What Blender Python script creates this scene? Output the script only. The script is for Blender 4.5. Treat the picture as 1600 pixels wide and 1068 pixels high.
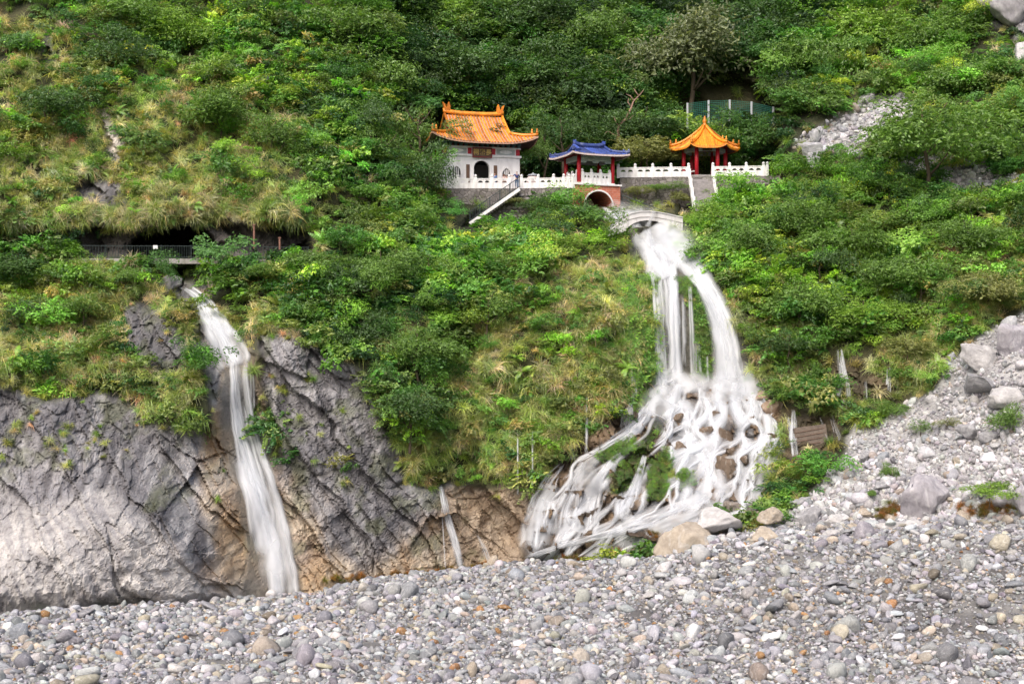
import bpy, math, random
import numpy as np
from mathutils import Vector, Matrix, geometry as mgeo
R = math.radians
random.seed(7); rng = np.random.default_rng(7)
for o in list(bpy.data.objects): bpy.data.objects.remove(o)
S = bpy.context.scene
C = S.collection
# ------------------------------------------------------------------ camera, sky, sun, exposure
F = 2198.0; CZ = 20.0                       # focal length in pixels of the 1600 px photograph, camera height
cam = bpy.data.objects.new('camera', bpy.data.cameras.new('camera')); C.objects.link(cam)
cam.location = (0, 0, CZ); cam.rotation_euler = (R(90), 0, 0)
cam.data.sensor_width = 36; cam.data.lens = 36*F/1600; cam.data.clip_end = 2000
S.camera = cam
W = bpy.data.worlds.new('World'); S.world = W; W.use_nodes = True
nt = W.node_tree; bg = nt.nodes['Background']
sky = nt.nodes.new('ShaderNodeTexSky'); sky.sky_type = 'NISHITA'; sky.sun_disc = False
SUN_EL, SUN_AZ = 50, 205                    # azimuth clockwise from +Y: behind the camera, a little to its left
sky.sun_elevation = R(SUN_EL); sky.sun_rotation = R(SUN_AZ)
sky.dust_density = 6.0; sky.ozone_density = 1.0; sky.air_density = 1.0
nt.links.new(sky.outputs[0], bg.inputs[0]); bg.inputs[1].default_value = 0.15
sl = bpy.data.lights.new('sun', 'SUN'); sun = bpy.data.objects.new('sun', sl); C.objects.link(sun)
sl.energy = 1.5; sl.angle = R(28); sl.color = (1.0, 0.975, 0.935)
d = Vector((math.sin(R(SUN_AZ))*math.cos(R(SUN_EL)), math.cos(R(SUN_AZ))*math.cos(R(SUN_EL)), math.sin(R(SUN_EL))))
sun.rotation_euler = d.to_track_quat('Z', 'Y').to_euler(); sun.location = (0, 0, 120)
S.view_settings.view_transform = 'Standard'; S.view_settings.look = 'None'
S.view_settings.exposure = 0.5; S.view_settings.gamma = 1.0
S.cycles.transparent_max_bounces = 14; S.cycles.max_bounces = 4; S.cycles.diffuse_bounces = 3
S.cycles.use_denoising = True
# ------------------------------------------------------------------ small tools
def sst(a, b, x):
    t = np.clip((x-a)/(b-a), 0, 1); return t*t*(3-2*t)
def lerp(a, b, t): return a+(b-a)*t
def wpt(u, v, Y): return np.stack([(u-800)/F*Y, Y*np.ones_like(u), CZ+(534-v)/F*Y], -1)
def wp(u, v, Y): return Vector(((u-800)/F*Y, Y, CZ+(534-v)/F*Y))
def _h(ix, iy, iz, s):
    n = (ix.astype(np.int64)*374761393+iy.astype(np.int64)*668265263+iz.astype(np.int64)*1274126177+s*974634777) & 0xffffffff
    n = ((n ^ (n >> 13))*1274126177) & 0xffffffff
    n = ((n ^ (n >> 16))*2246822519) & 0xffffffff
    return ((n ^ (n >> 15)) & 0xffffff)/float(0xffffff)
def vn(x, y, z=None, s=0):
    x = np.asarray(x, float); y = np.asarray(y, float)
    z = np.zeros_like(x) if z is None else np.asarray(z, float)
    ix, iy, iz = np.floor(x), np.floor(y), np.floor(z)
    fx, fy, fz = x-ix, y-iy, z-iz
    fx, fy, fz = [f*f*f*(f*(f*6-15)+10) for f in (fx, fy, fz)]
    o = 0
    for a in (0, 1):
        for b in (0, 1):
            for c in (0, 1):
                o = o+_h(ix+a, iy+b, iz+c, s)*(fx if a else 1-fx)*(fy if b else 1-fy)*(fz if c else 1-fz)
    return o*2-1
def fbm(x, y, z=None, o=4, s=0, g=0.5):
    t = 0; a = 1; k = 1; n = 0
    for i in range(o):
        t = t+a*vn(x*k, y*k, None if z is None else z*k, s+i*17); n += a; a *= g; k *= 2.03
    return t/n
def facets(x, y, s=0, tilt=0.6):            # blocky rock: a random tilted plane per warped cell
    ix, iy = np.floor(x), np.floor(y)
    best = np.full(x.shape, 9.0); sec = np.full(x.shape, 9.0); val = np.zeros(x.shape)
    for a in (-1, 0, 1):
        for b in (-1, 0, 1):
            cx, cy = ix+a, iy+b; z = np.zeros_like(cx)
            px = cx+.5+.85*(_h(cx, cy, z, s+1)-.5); py = cy+.5+.85*(_h(cx, cy, z, s+2)-.5)
            dd = np.hypot(x-px, y-py)
            w = (_h(cx, cy, z, s+3)*2-1)+tilt*((_h(cx, cy, z, s+4)*2-1)*(x-px)+(_h(cx, cy, z, s+5)*2-1)*(y-py))*2
            m = dd < best
            sec = np.where(m, best, np.minimum(sec, dd)); val = np.where(m, w, val); best = np.where(m, dd, best)
    return val, sec-best
def psd(u, v, poly):                        # signed distance to a polygon, positive inside
    P = np.array(poly, float); Q = np.roll(P, -1, 0)
    dist = np.full(np.shape(u), 1e9); ins = np.zeros(np.shape(u), bool)
    for (ax, ay), (bx, by) in zip(P, Q):
        ex, ey = bx-ax, by-ay; L = ex*ex+ey*ey+1e-9
        t = np.clip(((u-ax)*ex+(v-ay)*ey)/L, 0, 1)
        dist = np.minimum(dist, np.hypot(u-ax-t*ex, v-ay-t*ey))
        if abs(by-ay) > 1e-9:
            c = ((ay > v) != (by > v)) & (u < ex*(v-ay)/(by-ay)+ax); ins ^= c
    return np.where(ins, dist, -dist)
def pm(u, v, poly, soft=12, warp=0, s=0):
    if warp:
        u, v = u+warp*fbm(u/60, v/60, o=3, s=s+5), v+warp*fbm(u/60, v/60, o=3, s=s+9)
    Q = np.array(poly, float); lo, hi = Q.min(0)-soft, Q.max(0)+soft
    k = (u > lo[0]) & (u < hi[0]) & (v > lo[1]) & (v < hi[1]); o = np.zeros(np.shape(u))
    if k.any(): o[k] = sst(-soft, soft, psd(u[k], v[k], poly))
    return o
def pmax(u, v, polys, warp=0, s=0, **k):
    o = np.zeros(np.shape(u))
    if warp: u, v = u+warp*fbm(u/60, v/60, o=3, s=s+5), v+warp*fbm(u/60, v/60, o=3, s=s+9)
    for p in polys: o = np.maximum(o, pm(u, v, p, **k))
    return o
def mesh_np(name, V, Fc, smooth=True, mats=()):
    me = bpy.data.meshes.new(name)
    V = np.asarray(V, np.float32); Fc = np.asarray(Fc, np.int32); n, k = Fc.shape
    me.vertices.add(len(V)); me.vertices.foreach_set('co', V.ravel())
    me.loops.add(n*k); me.loops.foreach_set('vertex_index', Fc.ravel())
    me.polygons.add(n); me.polygons.foreach_set('loop_start', np.arange(0, n*k, k, dtype=np.int32))
    me.polygons.foreach_set('use_smooth', np.full(n, smooth))
    me.update(calc_edges=True)
    for m in mats: me.materials.append(m)
    return me
def attr(me, name, kind, data, dom='POINT'):
    a = me.attributes.new(name, kind, dom)
    key = {'FLOAT': 'value', 'INT': 'value', 'FLOAT_VECTOR': 'vector', 'FLOAT_COLOR': 'color'}[kind]
    a.data.foreach_set(key, np.asarray(data, np.int32 if kind == 'INT' else np.float32).ravel())
def link(name, me, parent=None):
    o = bpy.data.objects.new(name, me); C.objects.link(o)
    if parent: o.parent = parent
    return o
def tag(o, label=None, cat=None, group=None, kind=None):
    for k, x in (('label', label), ('category', cat), ('group', group), ('kind', kind)):
        if x: o[k] = x
    return o
def thing(name, label, cat, loc=(0, 0, 0), rz=0, group=None):
    o = bpy.data.objects.new(name, None); C.objects.link(o); o.location = loc; o.rotation_euler = (0, 0, rz)
    o.empty_display_size = .3
    return tag(o, label, cat, group)
class MB:
    def __init__(s): s.v = []; s.f = []
    def add(s, v, f):
        n = len(s.v); s.v += [tuple(p) for p in v]; s.f += [tuple(i+n for i in q) for q in f]; return s
    def box(s, x0, x1, y0, y1, z0, z1):
        v = [(x, y, z) for z in (z0, z1) for y in (y0, y1) for x in (x0, x1)]
        return s.add(v, [(0, 2, 3, 1), (4, 5, 7, 6), (0, 1, 5, 4), (1, 3, 7, 5), (3, 2, 6, 7), (2, 0, 4, 6)])
    def obox(s, p, q, w, h, up=(0, 0, 1)):  # bar from p to q, width w, height h
        p, q = Vector(p), Vector(q); t = (q-p).normalized(); sd = t.cross(Vector(up)).normalized(); u2 = sd.cross(t)
        v = [e+sd*a*w/2+u2*b*h/2 for e in (p, q) for a, b in ((-1, -1), (1, -1), (1, 1), (-1, 1))]
        return s.add(v, [(3, 2, 1, 0), (4, 5, 6, 7), (0, 1, 5, 4), (1, 2, 6, 5), (2, 3, 7, 6), (3, 0, 4, 7)])
    def tube(s, pts, rad, n=8, cap=True):
        pts = [Vector(p) for p in pts]; m = len(pts)
        if not hasattr(rad, '__len__'): rad = [rad]*m
        v = []; ref = None
        for i, p in enumerate(pts):
            t = (pts[min(i+1, m-1)]-pts[max(i-1, 0)]).normalized()
            if ref is None: ref = Vector((1, 0, 0)) if abs(t.x) < .8 else Vector((0, 1, 0))
            a = t.cross(ref).normalized(); b = t.cross(a)
            ref = -b.cross(t) if False else ref
            v += [p+(a*math.cos(k*2*math.pi/n)+b*math.sin(k*2*math.pi/n))*rad[i] for k in range(n)]
        f = [(i*n+k, i*n+(k+1) % n, (i+1)*n+(k+1) % n, (i+1)*n+k) for i in range(m-1) for k in range(n)]
        if cap: f += [tuple(range(n-1, -1, -1)), tuple((m-1)*n+k for k in range(n))]
        return s.add(v, f)
    def lathe(s, prof, n=12, c=(0, 0, 0)):
        v = [(c[0]+r*math.cos(k*2*math.pi/n), c[1]+r*math.sin(k*2*math.pi/n), c[2]+z) for r, z in prof for k in range(n)]
        f = [(i*n+k, i*n+(k+1) % n, (i+1)*n+(k+1) % n, (i+1)*n+k) for i in range(len(prof)-1) for k in range(n)]
        f += [tuple(range(n-1, -1, -1)), tuple((len(prof)-1)*n+k for k in range(n))]
        return s.add(v, f)
    def plate(s, outer, holes, y0, y1):     # x-z outline with holes, extruded from y0 to y1
        loops = [outer]+list(holes); flat = [p for l in loops for p in l]
        tri = mgeo.tessellate_polygon([[Vector((x, z, 0)) for x, z in l] for l in loops])
        n = len(flat); v = [(x, y0, z) for x, z in flat]+[(x, y1, z) for x, z in flat]
        f = [tuple(t) for t in tri]+[tuple(i+n for i in t[::-1]) for t in tri]
        k = 0
        for l in loops:
            m = len(l); f += [(k+i, k+(i+1) % m, n+k+(i+1) % m, n+k+i) for i in range(m)]; k += m
        return s.add(v, f)
    def grid(s, fn, nu, nv):
        v = [fn(i/nu, j/nv) for j in range(nv+1) for i in range(nu+1)]
        f = [(j*(nu+1)+i, j*(nu+1)+i+1, (j+1)*(nu+1)+i+1, (j+1)*(nu+1)+i) for j in range(nv) for i in range(nu)]
        return s.add(v, f)
    def mesh(s, name, mat, smooth=False):
        me = bpy.data.meshes.new(name); me.from_pydata([tuple(p) for p in s.v], [], s.f); me.validate()
        import bmesh
        bm = bmesh.new(); bm.from_mesh(me); bmesh.ops.recalc_face_normals(bm, faces=bm.faces); bm.to_mesh(me); bm.free()
        me.polygons.foreach_set('use_smooth', [smooth]*len(me.polygons)); me.materials.append(mat); return me
    def build(s, name, mat, parent=None, smooth=False): return link(name, s.mesh(name, mat, smooth), parent)
# ------------------------------------------------------------------ materials
def newmat(name):
    m = bpy.data.materials.new(name); m.use_nodes = True; t = m.node_tree; t.nodes.clear()
    out = t.nodes.new('ShaderNodeOutputMaterial')
    return m, t, out
def N(t, kind, **k):
    n = t.nodes.new('ShaderNode'+kind)
    for a, b in k.items():
        if a.startswith('i_'): n.inputs[a[2:].replace('_', ' ')].default_value = b
        else: setattr(n, a, b)
    return n
def mixc(t, blend, fac, a, b):
    n = t.nodes.new('ShaderNodeMix'); n.data_type = 'RGBA'; n.blend_type = blend
    for sock, x in ((n.inputs[0], fac), (n.inputs[6], a), (n.inputs[7], b)):
        if hasattr(x, 'is_output'): t.links.new(x, sock)
        elif isinstance(x, (int, float)): sock.default_value = x
        else: sock.default_value = (*x, 1)
    return n.outputs[2]
def ramp(t, fac, stops):
    n = t.nodes.new('ShaderNodeValToRGB'); e = n.color_ramp.elements
    while len(e) < len(stops): e.new(.5)
    for i, (p, c) in enumerate(stops): e[i].position = p; e[i].color = (*c, 1) if len(c) == 3 else c
    t.links.new(fac, n.inputs[0]); return n.outputs[0]
def noise(t, vec, scale, detail=5, rough=.6, dist=0.0):
    n = N(t, 'TexNoise'); n.inputs['Scale'].default_value = scale; n.inputs['Detail'].default_value = detail
    n.inputs['Roughness'].default_value = rough; n.inputs['Distortion'].default_value = dist
    if vec is not None: t.links.new(vec, n.inputs['Vector'])
    return n.outputs[0]
def math_(t, op, a, b=None):
    n = N(t, 'Math', operation=op)
    for i, x in enumerate((a, b)):
        if x is None: continue
        if hasattr(x, 'is_output'): t.links.new(x, n.inputs[i])
        else: n.inputs[i].default_value = x
    return n.outputs[0]
def bump(t, h, strength, dist):
    n = N(t, 'Bump'); n.inputs['Strength'].default_value = strength; n.inputs['Distance'].default_value = dist
    t.links.new(h, n.inputs['Height']); return n.outputs[0]
def solid(name, col, rough=.7, var=.25, scale=3, bmp=.2, bdist=.02, spec=.4, stain=None, metallic=0):
    m, t, out = newmat(name); b = N(t, 'BsdfPrincipled'); tc = N(t, 'TexCoord').outputs['Object']
    n1 = noise(t, tc, scale, 6, .65)
    c = ramp(t, n1, [(.25, tuple(x*(1-var) for x in col)), (.75, tuple(min(1, x*(1+var)) for x in col))])
    if stain:
        mp = N(t, 'Mapping'); mp.inputs['Scale'].default_value = (1, 1, .25); t.links.new(tc, mp.inputs[0])
        n2 = noise(t, mp.outputs[0], scale*.7, 6, .7); f = ramp(t, n2, [(.5, (0, 0, 0)), (.72, (1, 1, 1))])
        c = mixc(t, 'MIX', f, c, stain)
    t.links.new(c, b.inputs['Base Color']); b.inputs['Roughness'].default_value = rough
    b.inputs['Specular IOR Level'].default_value = spec; b.inputs['Metallic'].default_value = metallic
    if bmp: t.links.new(bump(t, noise(t, tc, scale*4, 6), bmp, bdist), b.inputs['Normal'])
    t.links.new(b.outputs[0], out.inputs[0]); return m
def leafmat(name, inst):
    m, t, out = newmat(name)
    if inst:
        a = N(t, 'Attribute', attribute_type='INSTANCER', attribute_name='tint'); col = a.outputs['Color']
    else: col = N(t, 'ObjectInfo').outputs['Color']
    lv = N(t, 'Attribute', attribute_type='GEOMETRY', attribute_name='lv')
    f = math_(t, 'MULTIPLY_ADD', lv.outputs['Fac'], 1.1); f.node.inputs[2].default_value = .42
    sc = N(t, 'VectorMath', operation='SCALE'); t.links.new(col, sc.inputs[0]); t.links.new(f, sc.inputs['Scale'])
    yel = mixc(t, 'MIX', ramp(t, lv.outputs['Fac'], [(.72, (0, 0, 0)), (1, (.55, .55, .55))]), sc.outputs[0], mixc(t, 'MULTIPLY', 1, sc.outputs[0], (1.5, 1.15, .7)))
    df = N(t, 'BsdfDiffuse'); tr = N(t, 'BsdfTranslucent'); gl = N(t, 'BsdfGlossy')
    t.links.new(yel, df.inputs[0]); t.links.new(mixc(t, 'MULTIPLY', 1, yel, (1.25, 1.35, .55)), tr.inputs[0])
    gl.inputs['Roughness'].default_value = .45; gl.inputs[0].default_value = (.9, .95, 1, 1)
    m1 = N(t, 'MixShader'); m1.inputs[0].default_value = .38; t.links.new(df.outputs[0], m1.inputs[1]); t.links.new(tr.outputs[0], m1.inputs[2])
    m2 = N(t, 'MixShader'); m2.inputs[0].default_value = .035; t.links.new(m1.outputs[0], m2.inputs[1]); t.links.new(gl.outputs[0], m2.inputs[2])
    t.links.new(m2.outputs[0], out.inputs[0]); return m
def stonemat(name, inst):
    m, t, out = newmat(name); b = N(t, 'BsdfPrincipled')
    if inst: col = N(t, 'Attribute', attribute_type='INSTANCER', attribute_name='tint').outputs['Color']
    else: col = N(t, 'ObjectInfo').outputs['Color']
    oi = N(t, 'ObjectInfo'); tc = N(t, 'TexCoord').outputs['Object']
    ad = N(t, 'VectorMath', operation='ADD'); t.links.new(tc, ad.inputs[0])
    cb = N(t, 'CombineXYZ'); t.links.new(math_(t, 'MULTIPLY', oi.outputs['Random'], 40.0), cb.inputs[0]); t.links.new(cb.outputs[0], ad.inputs[1])
    v = ad.outputs[0]
    n1 = noise(t, v, 1.6, 6, .65, 1.2); n2 = noise(t, v, 7, 5, .7)
    c = mixc(t, 'MULTIPLY', 1, col, ramp(t, n1, [(.3, (.7, .7, .72)), (.55, (1, 1, 1)), (.75, (1.2, 1.2, 1.2))]))
    c = mixc(t, 'MULTIPLY', .7, c, ramp(t, n2, [(.3, (.7, .69, .68)), (.6, (1.08, 1.08, 1.08))]))
    wv = N(t, 'TexWave', i_Scale=.5, i_Distortion=16.0, i_Detail=4.0); t.links.new(v, wv.inputs[0])
    c = mixc(t, 'MIX', math_(t, 'MULTIPLY', math_(t, 'MULTIPLY', ramp(t, wv.outputs['Fac'], [(.86, (0, 0, 0)), (1, (1, 1, 1))]), ramp(t, n1, [(.45, (0, 0, 0)), (.6, (1, 1, 1))])), .4), c, (.6, .59, .58))
    t.links.new(c, b.inputs['Base Color']); b.inputs['Roughness'].default_value = .75; b.inputs['Specular IOR Level'].default_value = .3
    t.links.new(bump(t, math_(t, 'ADD', n2, math_(t, 'MULTIPLY', n1, 2.0)), .5, .09), b.inputs['Normal']); t.links.new(b.outputs[0], out.inputs[0]); return m
def sheetmat(name, bs=.85):
    m, t, out = newmat(name); b = N(t, 'BsdfPrincipled'); tc = N(t, 'TexCoord').outputs['Object']
    a = N(t, 'Attribute', attribute_type='GEOMETRY', attribute_name='col'); w = N(t, 'Attribute', attribute_type='GEOMETRY', attribute_name='wet')
    n1 = noise(t, tc, .9, 8, .72, .15); n2 = noise(t, tc, 4.5, 6, .75)
    c = mixc(t, 'MULTIPLY', 1, a.outputs['Color'], ramp(t, n1, [(.3, (.62, .6, .6)), (.5, (1, 1, 1)), (.7, (1.3, 1.3, 1.28))]))
    c = mixc(t, 'MULTIPLY', .8, c, ramp(t, n2, [(.3, (.68, .66, .64)), (.6, (1.1, 1.1, 1.1))]))
    t.links.new(c, b.inputs['Base Color'])
    t.links.new(ramp(t, w.outputs['Fac'], [(0, (.85,)*3), (1, (.3,)*3)]), b.inputs['Roughness']); b.inputs['Specular IOR Level'].default_value = .35
    h = math_(t, 'ADD', math_(t, 'MULTIPLY', n1, 1.5), math_(t, 'MULTIPLY', n2, .5))
    t.links.new(bump(t, h, bs, .25), b.inputs['Normal']); t.links.new(b.outputs[0], out.inputs[0]); return m
def watermat():
    m, t, out = newmat('falling_water')
    a = N(t, 'Attribute', attribute_type='GEOMETRY', attribute_name='wat')   # across, density, strand id, along
    sp = N(t, 'SeparateColor'); t.links.new(a.outputs['Color'], sp.inputs[0])
    s_, de, rid = sp.outputs[0], sp.outputs[1], sp.outputs[2]; al = a.outputs['Alpha']
    e = math_(t, 'MULTIPLY', math_(t, 'MULTIPLY', s_, math_(t, 'SUBTRACT', 1.0, s_)), 4.0)
    e = math_(t, 'POWER', e, 1.25)
    cb = N(t, 'CombineXYZ'); t.links.new(math_(t, 'ADD', math_(t, 'MULTIPLY', s_, 1.5), math_(t, 'MULTIPLY', rid, 90.0)), cb.inputs[0])
    t.links.new(math_(t, 'MULTIPLY', al, 7.0), cb.inputs[1])
    st = noise(t, cb.outputs[0], 1.0, 2.5, .5, .1)
    k = math_(t, 'ADD', math_(t, 'MULTIPLY', math_(t, 'SUBTRACT', st, .5), 1.7), de)
    k = N(t, 'Clamp').inputs[0].node if False else k
    alpha = math_(t, 'MULTIPLY', e, k); alpha.node.use_clamp = True
    col = ramp(t, st, [(.25, (.72, .75, .81)), (.58, (.89, .905, .935))])
    df = N(t, 'BsdfDiffuse'); tl = N(t, 'BsdfTranslucent'); tp = N(t, 'BsdfTransparent')
    t.links.new(col, df.inputs[0]); t.links.new(col, tl.inputs[0])
    m1 = N(t, 'MixShader'); m1.inputs[0].default_value = .45; t.links.new(df.outputs[0], m1.inputs[1]); t.links.new(tl.outputs[0], m1.inputs[2])
    m2 = N(t, 'MixShader'); t.links.new(alpha, m2.inputs[0]); t.links.new(tp.outputs[0], m2.inputs[1]); t.links.new(m1.outputs[0], m2.inputs[2])
    t.links.new(m2.outputs[0], out.inputs[0]); return m
def tilemat(name, col, dark, moss=None):
    m, t, out = newmat(name); b = N(t, 'BsdfPrincipled'); tc = N(t, 'TexCoord').outputs['Object']; oi = N(t, 'ObjectInfo')
    n1 = noise(t, tc, 1.4, 6, .7); n2 = noise(t, tc, 9, 4, .7)
    c = ramp(t, n1, [(.3, dark), (.5, col), (.72, tuple(min(1, x*1.35) for x in col))])
    c = mixc(t, 'MULTIPLY', .8, c, ramp(t, n2, [(.3, (.6, .55, .5)), (.6, (1.1, 1.1, 1.1))]))
    c = mixc(t, 'MULTIPLY', 1, c, ramp(t, oi.outputs['Random'], [(0, (.55, .48, .45)), (.5, (1, 1, 1)), (1, (1.25, 1.3, 1.5))]))
    if moss: c = mixc(t, 'MIX', ramp(t, noise(t, tc, .55, 5, .75), [(.56, (0, 0, 0)), (.68, (.75, .75, .75))]), c, moss)
    t.links.new(c, b.inputs['Base Color']); b.inputs['Roughness'].default_value = .38
    t.links.new(bump(t, n2, .3, .03), b.inputs['Normal']); t.links.new(b.outputs[0], out.inputs[0]); return m
def brickmat(name, c1, c2, mortar, sc=1.0, w=.5, h=.22):
    m, t, out = newmat(name); b = N(t, 'BsdfPrincipled'); tc = N(t, 'TexCoord').outputs['Object']
    sx = N(t, 'SeparateXYZ'); t.links.new(tc, sx.inputs[0]); cb = N(t, 'CombineXYZ')
    t.links.new(math_(t, 'ADD', sx.outputs[0], sx.outputs[1]), cb.inputs[0]); t.links.new(sx.outputs[2], cb.inputs[1])
    br = N(t, 'TexBrick', i_Scale=sc); br.inputs['Brick Width'].default_value = w; br.inputs['Row Height'].default_value = h
    br.inputs['Mortar Size'].default_value = .018; br.inputs['Color1'].default_value = (*c1, 1); br.inputs['Color2'].default_value = (*c2, 1); br.inputs['Mortar'].default_value = (*mortar, 1)
    t.links.new(cb.outputs[0], br.inputs[0])
    c = mixc(t, 'MULTIPLY', .7, br.outputs[0], ramp(t, noise(t, tc, 2.5, 6), [(.3, (.65, .62, .6)), (.65, (1.1, 1.1, 1.1))]))
    t.links.new(c, b.inputs['Base Color']); b.inputs['Roughness'].default_value = .8
    t.links.new(bump(t, br.outputs['Fac'], -.5, .03), b.inputs['Normal']); t.links.new(b.outputs[0], out.inputs[0]); return m
M = dict(
    sheet=sheetmat('hill_rock_and_soil'), stone_i=stonemat('cobble_stone', True), stone_o=stonemat('boulder_stone', False),
    leaf_i=leafmat('leaves_scattered', True), leaf_o=leafmat('leaves', False), water=watermat(),
    bark=solid('bark', (.10, .075, .05), .9, .4, 4, .6, .05), deadwood=solid('dead_wood', (.30, .19, .14), .85, .35, 4, .5, .04),
    white=solid('white_marble', (.80, .785, .78), .55, .1, 2, .15, .02, stain=(.52, .5, .49)),
    whitewall=solid('white_render', (.80, .785, .79), .7, .07, 1.5, .1, .02, stain=(.58, .56, .56)),
    red=solid('red_lacquer', (.50, .018, .03), .42, .2, 2, .1, .01), darkred=solid('dark_red_paint', (.22, .02, .02), .5, .25, 2, .1),
    orange=tilemat('orange_glazed_tile', (.74, .25, .02), (.48, .11, .02), (.16, .15, .05)),
    orange2=tilemat('amber_glazed_tile', (.78, .28, .02), (.6, .17, .02)),
    blue=tilemat('blue_glazed_tile', (.05, .085, .29), (.03, .045, .15), (.26, .28, .36)),
    tilebed=solid('weathered_tile_bed', (.46, .27, .19), .7, .4, 5), bluebed=solid('blue_tile_bed', (.05, .06, .25), .7, .4, 5),
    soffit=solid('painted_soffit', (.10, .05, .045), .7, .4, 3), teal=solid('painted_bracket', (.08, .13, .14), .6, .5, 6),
    paint=solid('painted_beam', (.36, .42, .42), .6, .45, 6, stain=(.5, .47, .4)), brown=solid('brown_wood', (.13, .075, .05), .6, .3, 5),
    gold=solid('gold_leaf', (.62, .42, .12), .4, .2, 5, 0), cartouche=solid('grey_cartouche', (.42, .46, .45), .7, .15, 4),
    brick=brickmat('red_brick', (.48, .13, .075), (.55, .17, .1), (.50, .30, .24)),
    concrete=solid('grey_concrete', (.33, .31, .30), .85, .25, 2, .4, .03, stain=(.18, .17, .14)),
    step=solid('grey_stone_step', (.27, .25, .25), .85, .3, 3, .4, .03), masonry=solid('masonry_joint', (.12, .11, .10), .9, .3, 3, .5, .05),
    metal=solid('dark_painted_metal', (.035, .05, .05), .45, .2, 5, 0), galv=solid('galvanised_steel', (.42, .44, .46), .45, .12, 5, 0, metallic=.3),
    greenfence=solid('green_coated_wire', (.03, .20, .145), .5, .2, 4, 0), rust=solid('rust_red_post', (.24, .12, .09), .7, .3, 4),
    signorange=solid('orange_brown_board', (.50, .20, .09), .6, .2, 4), signwhite=solid('white_board', (.75, .75, .75), .5, .05, 3, 0),
    pink=solid('pinkish_stone', (.56, .46, .44), .6, .15, 4), lid=solid('grey_cap', (.28, .30, .33), .5, .15, 4),
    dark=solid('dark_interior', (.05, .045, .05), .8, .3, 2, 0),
    skin=solid('skin', (.50, .30, .22), .6, .08, 5, 0), hair=solid('dark_hair', (.03, .02, .018), .6, .2, 8, 0), brownhair=solid('brown_hair', (.13, .06, .035), .6, .2, 8, 0),
    navy=solid('navy_cloth', (.03, .045, .16), .8, .15, 6, .1), jeans=solid('blue_jeans', (.07, .14, .26), .85, .2, 6, .1), blueshirt=solid('blue_cloth', (.08, .17, .36), .8, .15, 6, .1),
    pinkcloth=solid('pale_cloth', (.62, .50, .48), .8, .1, 6, .1), darkcloth=solid('dark_cloth', (.04, .035, .04), .8, .2, 6, .1))
# ------------------------------------------------------------------ the lie of the land: depth of the hillside along each line of sight, then real relief on it
CP = np.array([
 (-300,950,98),(-300,700,106),(-300,400,120),(-300,300,123),(-300,0,146),(-300,-250,160),
 (0,960,101),(150,955,103),(300,945,107),(400,940,112),(500,928,114),(600,910,116),(700,895,118),(850,885,117),(1000,890,112),(1100,880,108),(1300,865,105),(1500,860,102),(1700,860,98),(1950,860,96),
 (0,1010,100),(400,1010,111),(800,1010,116),(1200,1010,104),(1600,1010,98),
 (60,850,103),(200,830,104),(280,870,106),(330,800,110),(0,760,108),(150,720,110),(280,700,113),(330,640,115),(0,600,113),(150,560,116),(250,520,118),(0,480,120),(150,430,123),(0,400,124.5),(250,410,125),(450,410,126),
 (360,560,119.5),(335,500,121),(290,445,124.5),(375,640,118),(390,720,116.5),(410,830,114.5),(430,940,113),
 (450,560,117),(500,600,117),(560,660,117),(600,740,117.5),(520,780,115.5),(600,840,116),(700,830,119),(800,840,120),
 (500,480,122),(600,560,121),(700,740,120),(700,600,122),(800,700,120),(900,640,121),(850,520,124),(700,470,126),(600,420,127),(600,350,133),(720,380,135),(850,370,136),(900,420,131),(980,480,128),(990,600,125),
 (1000,374,135.6),(1030,374,135.6),(1000,338,141.2),(1030,338,141.2),(975,338,142),(950,325,143.3),(1020,400,133),(1040,440,130),(1045,600,127),(1090,590,127.5),(1150,590,125.5),(1100,430,130),(1080,650,122.5),(1090,720,118.5),(1110,790,113.5),(980,700,119),(900,720,119.5),(870,800,117),(835,862,116.6),(980,830,114),
 (1200,440,129),(1300,320,137),(1210,560,124),(1300,560,122.5),(1400,600,119),(1300,680,117),(1240,720,115.5),(1500,640,112.5),(1350,780,108),(1445,800,106),(1600,560,112),(1600,700,106),(1500,450,122),(1600,400,126),(1600,300,132),(1400,290,137),(1400,420,126),(1950,500,106),(1950,250,126),(1950,0,150),(1950,-250,165),
 (0,330,123),(250,330,125),(450,330,128),(0,150,136),(0,0,147),(150,200,134),(300,150,139),(300,0,152),(500,250,136),(500,100,148),(500,0,158),(300,-250,170),(0,-250,165),
 (600,250,141),(650,100,160),(760,0,176),(760,-250,195),(1000,0,178),(1000,-250,195),(1000,120,164),(1250,0,170),(1250,120,158),(1250,220,147),(1400,100,156),(1400,0,166),(1400,200,145),(1600,100,148),(1600,0,158),(1600,200,140),(1600,-250,180),
 (700,320,143),(800,320,144.5),(900,330,143.5),(1000,320,144),(1100,320,143),(1180,320,141),(680,200,152)], float)
XY = CP[:, :2]/300.0
def _phi(a, b): return np.sqrt(((a[:, None, :]-b[None])**2).sum(-1)+1.2e-3)
_A = _phi(XY, XY)+np.eye(len(XY))*.02; _A = np.block([[_A, np.ones((len(XY), 1)), XY], [np.ones((1, len(XY))), np.zeros((1, 3))], [XY.T, np.zeros((2, 3))]])
_w = np.linalg.solve(_A, np.concatenate([CP[:, 2], [0, 0, 0]]))
def D0(u, v):
    q = np.stack([np.ravel(u), np.ravel(v)], -1)/300.0
    o = np.empty(len(q))
    for i in range(0, len(q), 60000):
        k = q[i:i+60000]; o[i:i+60000] = _phi(k, XY)@_w[:-3]+_w[-3]+k@_w[-2:]
    return o.reshape(np.shape(u))
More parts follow.
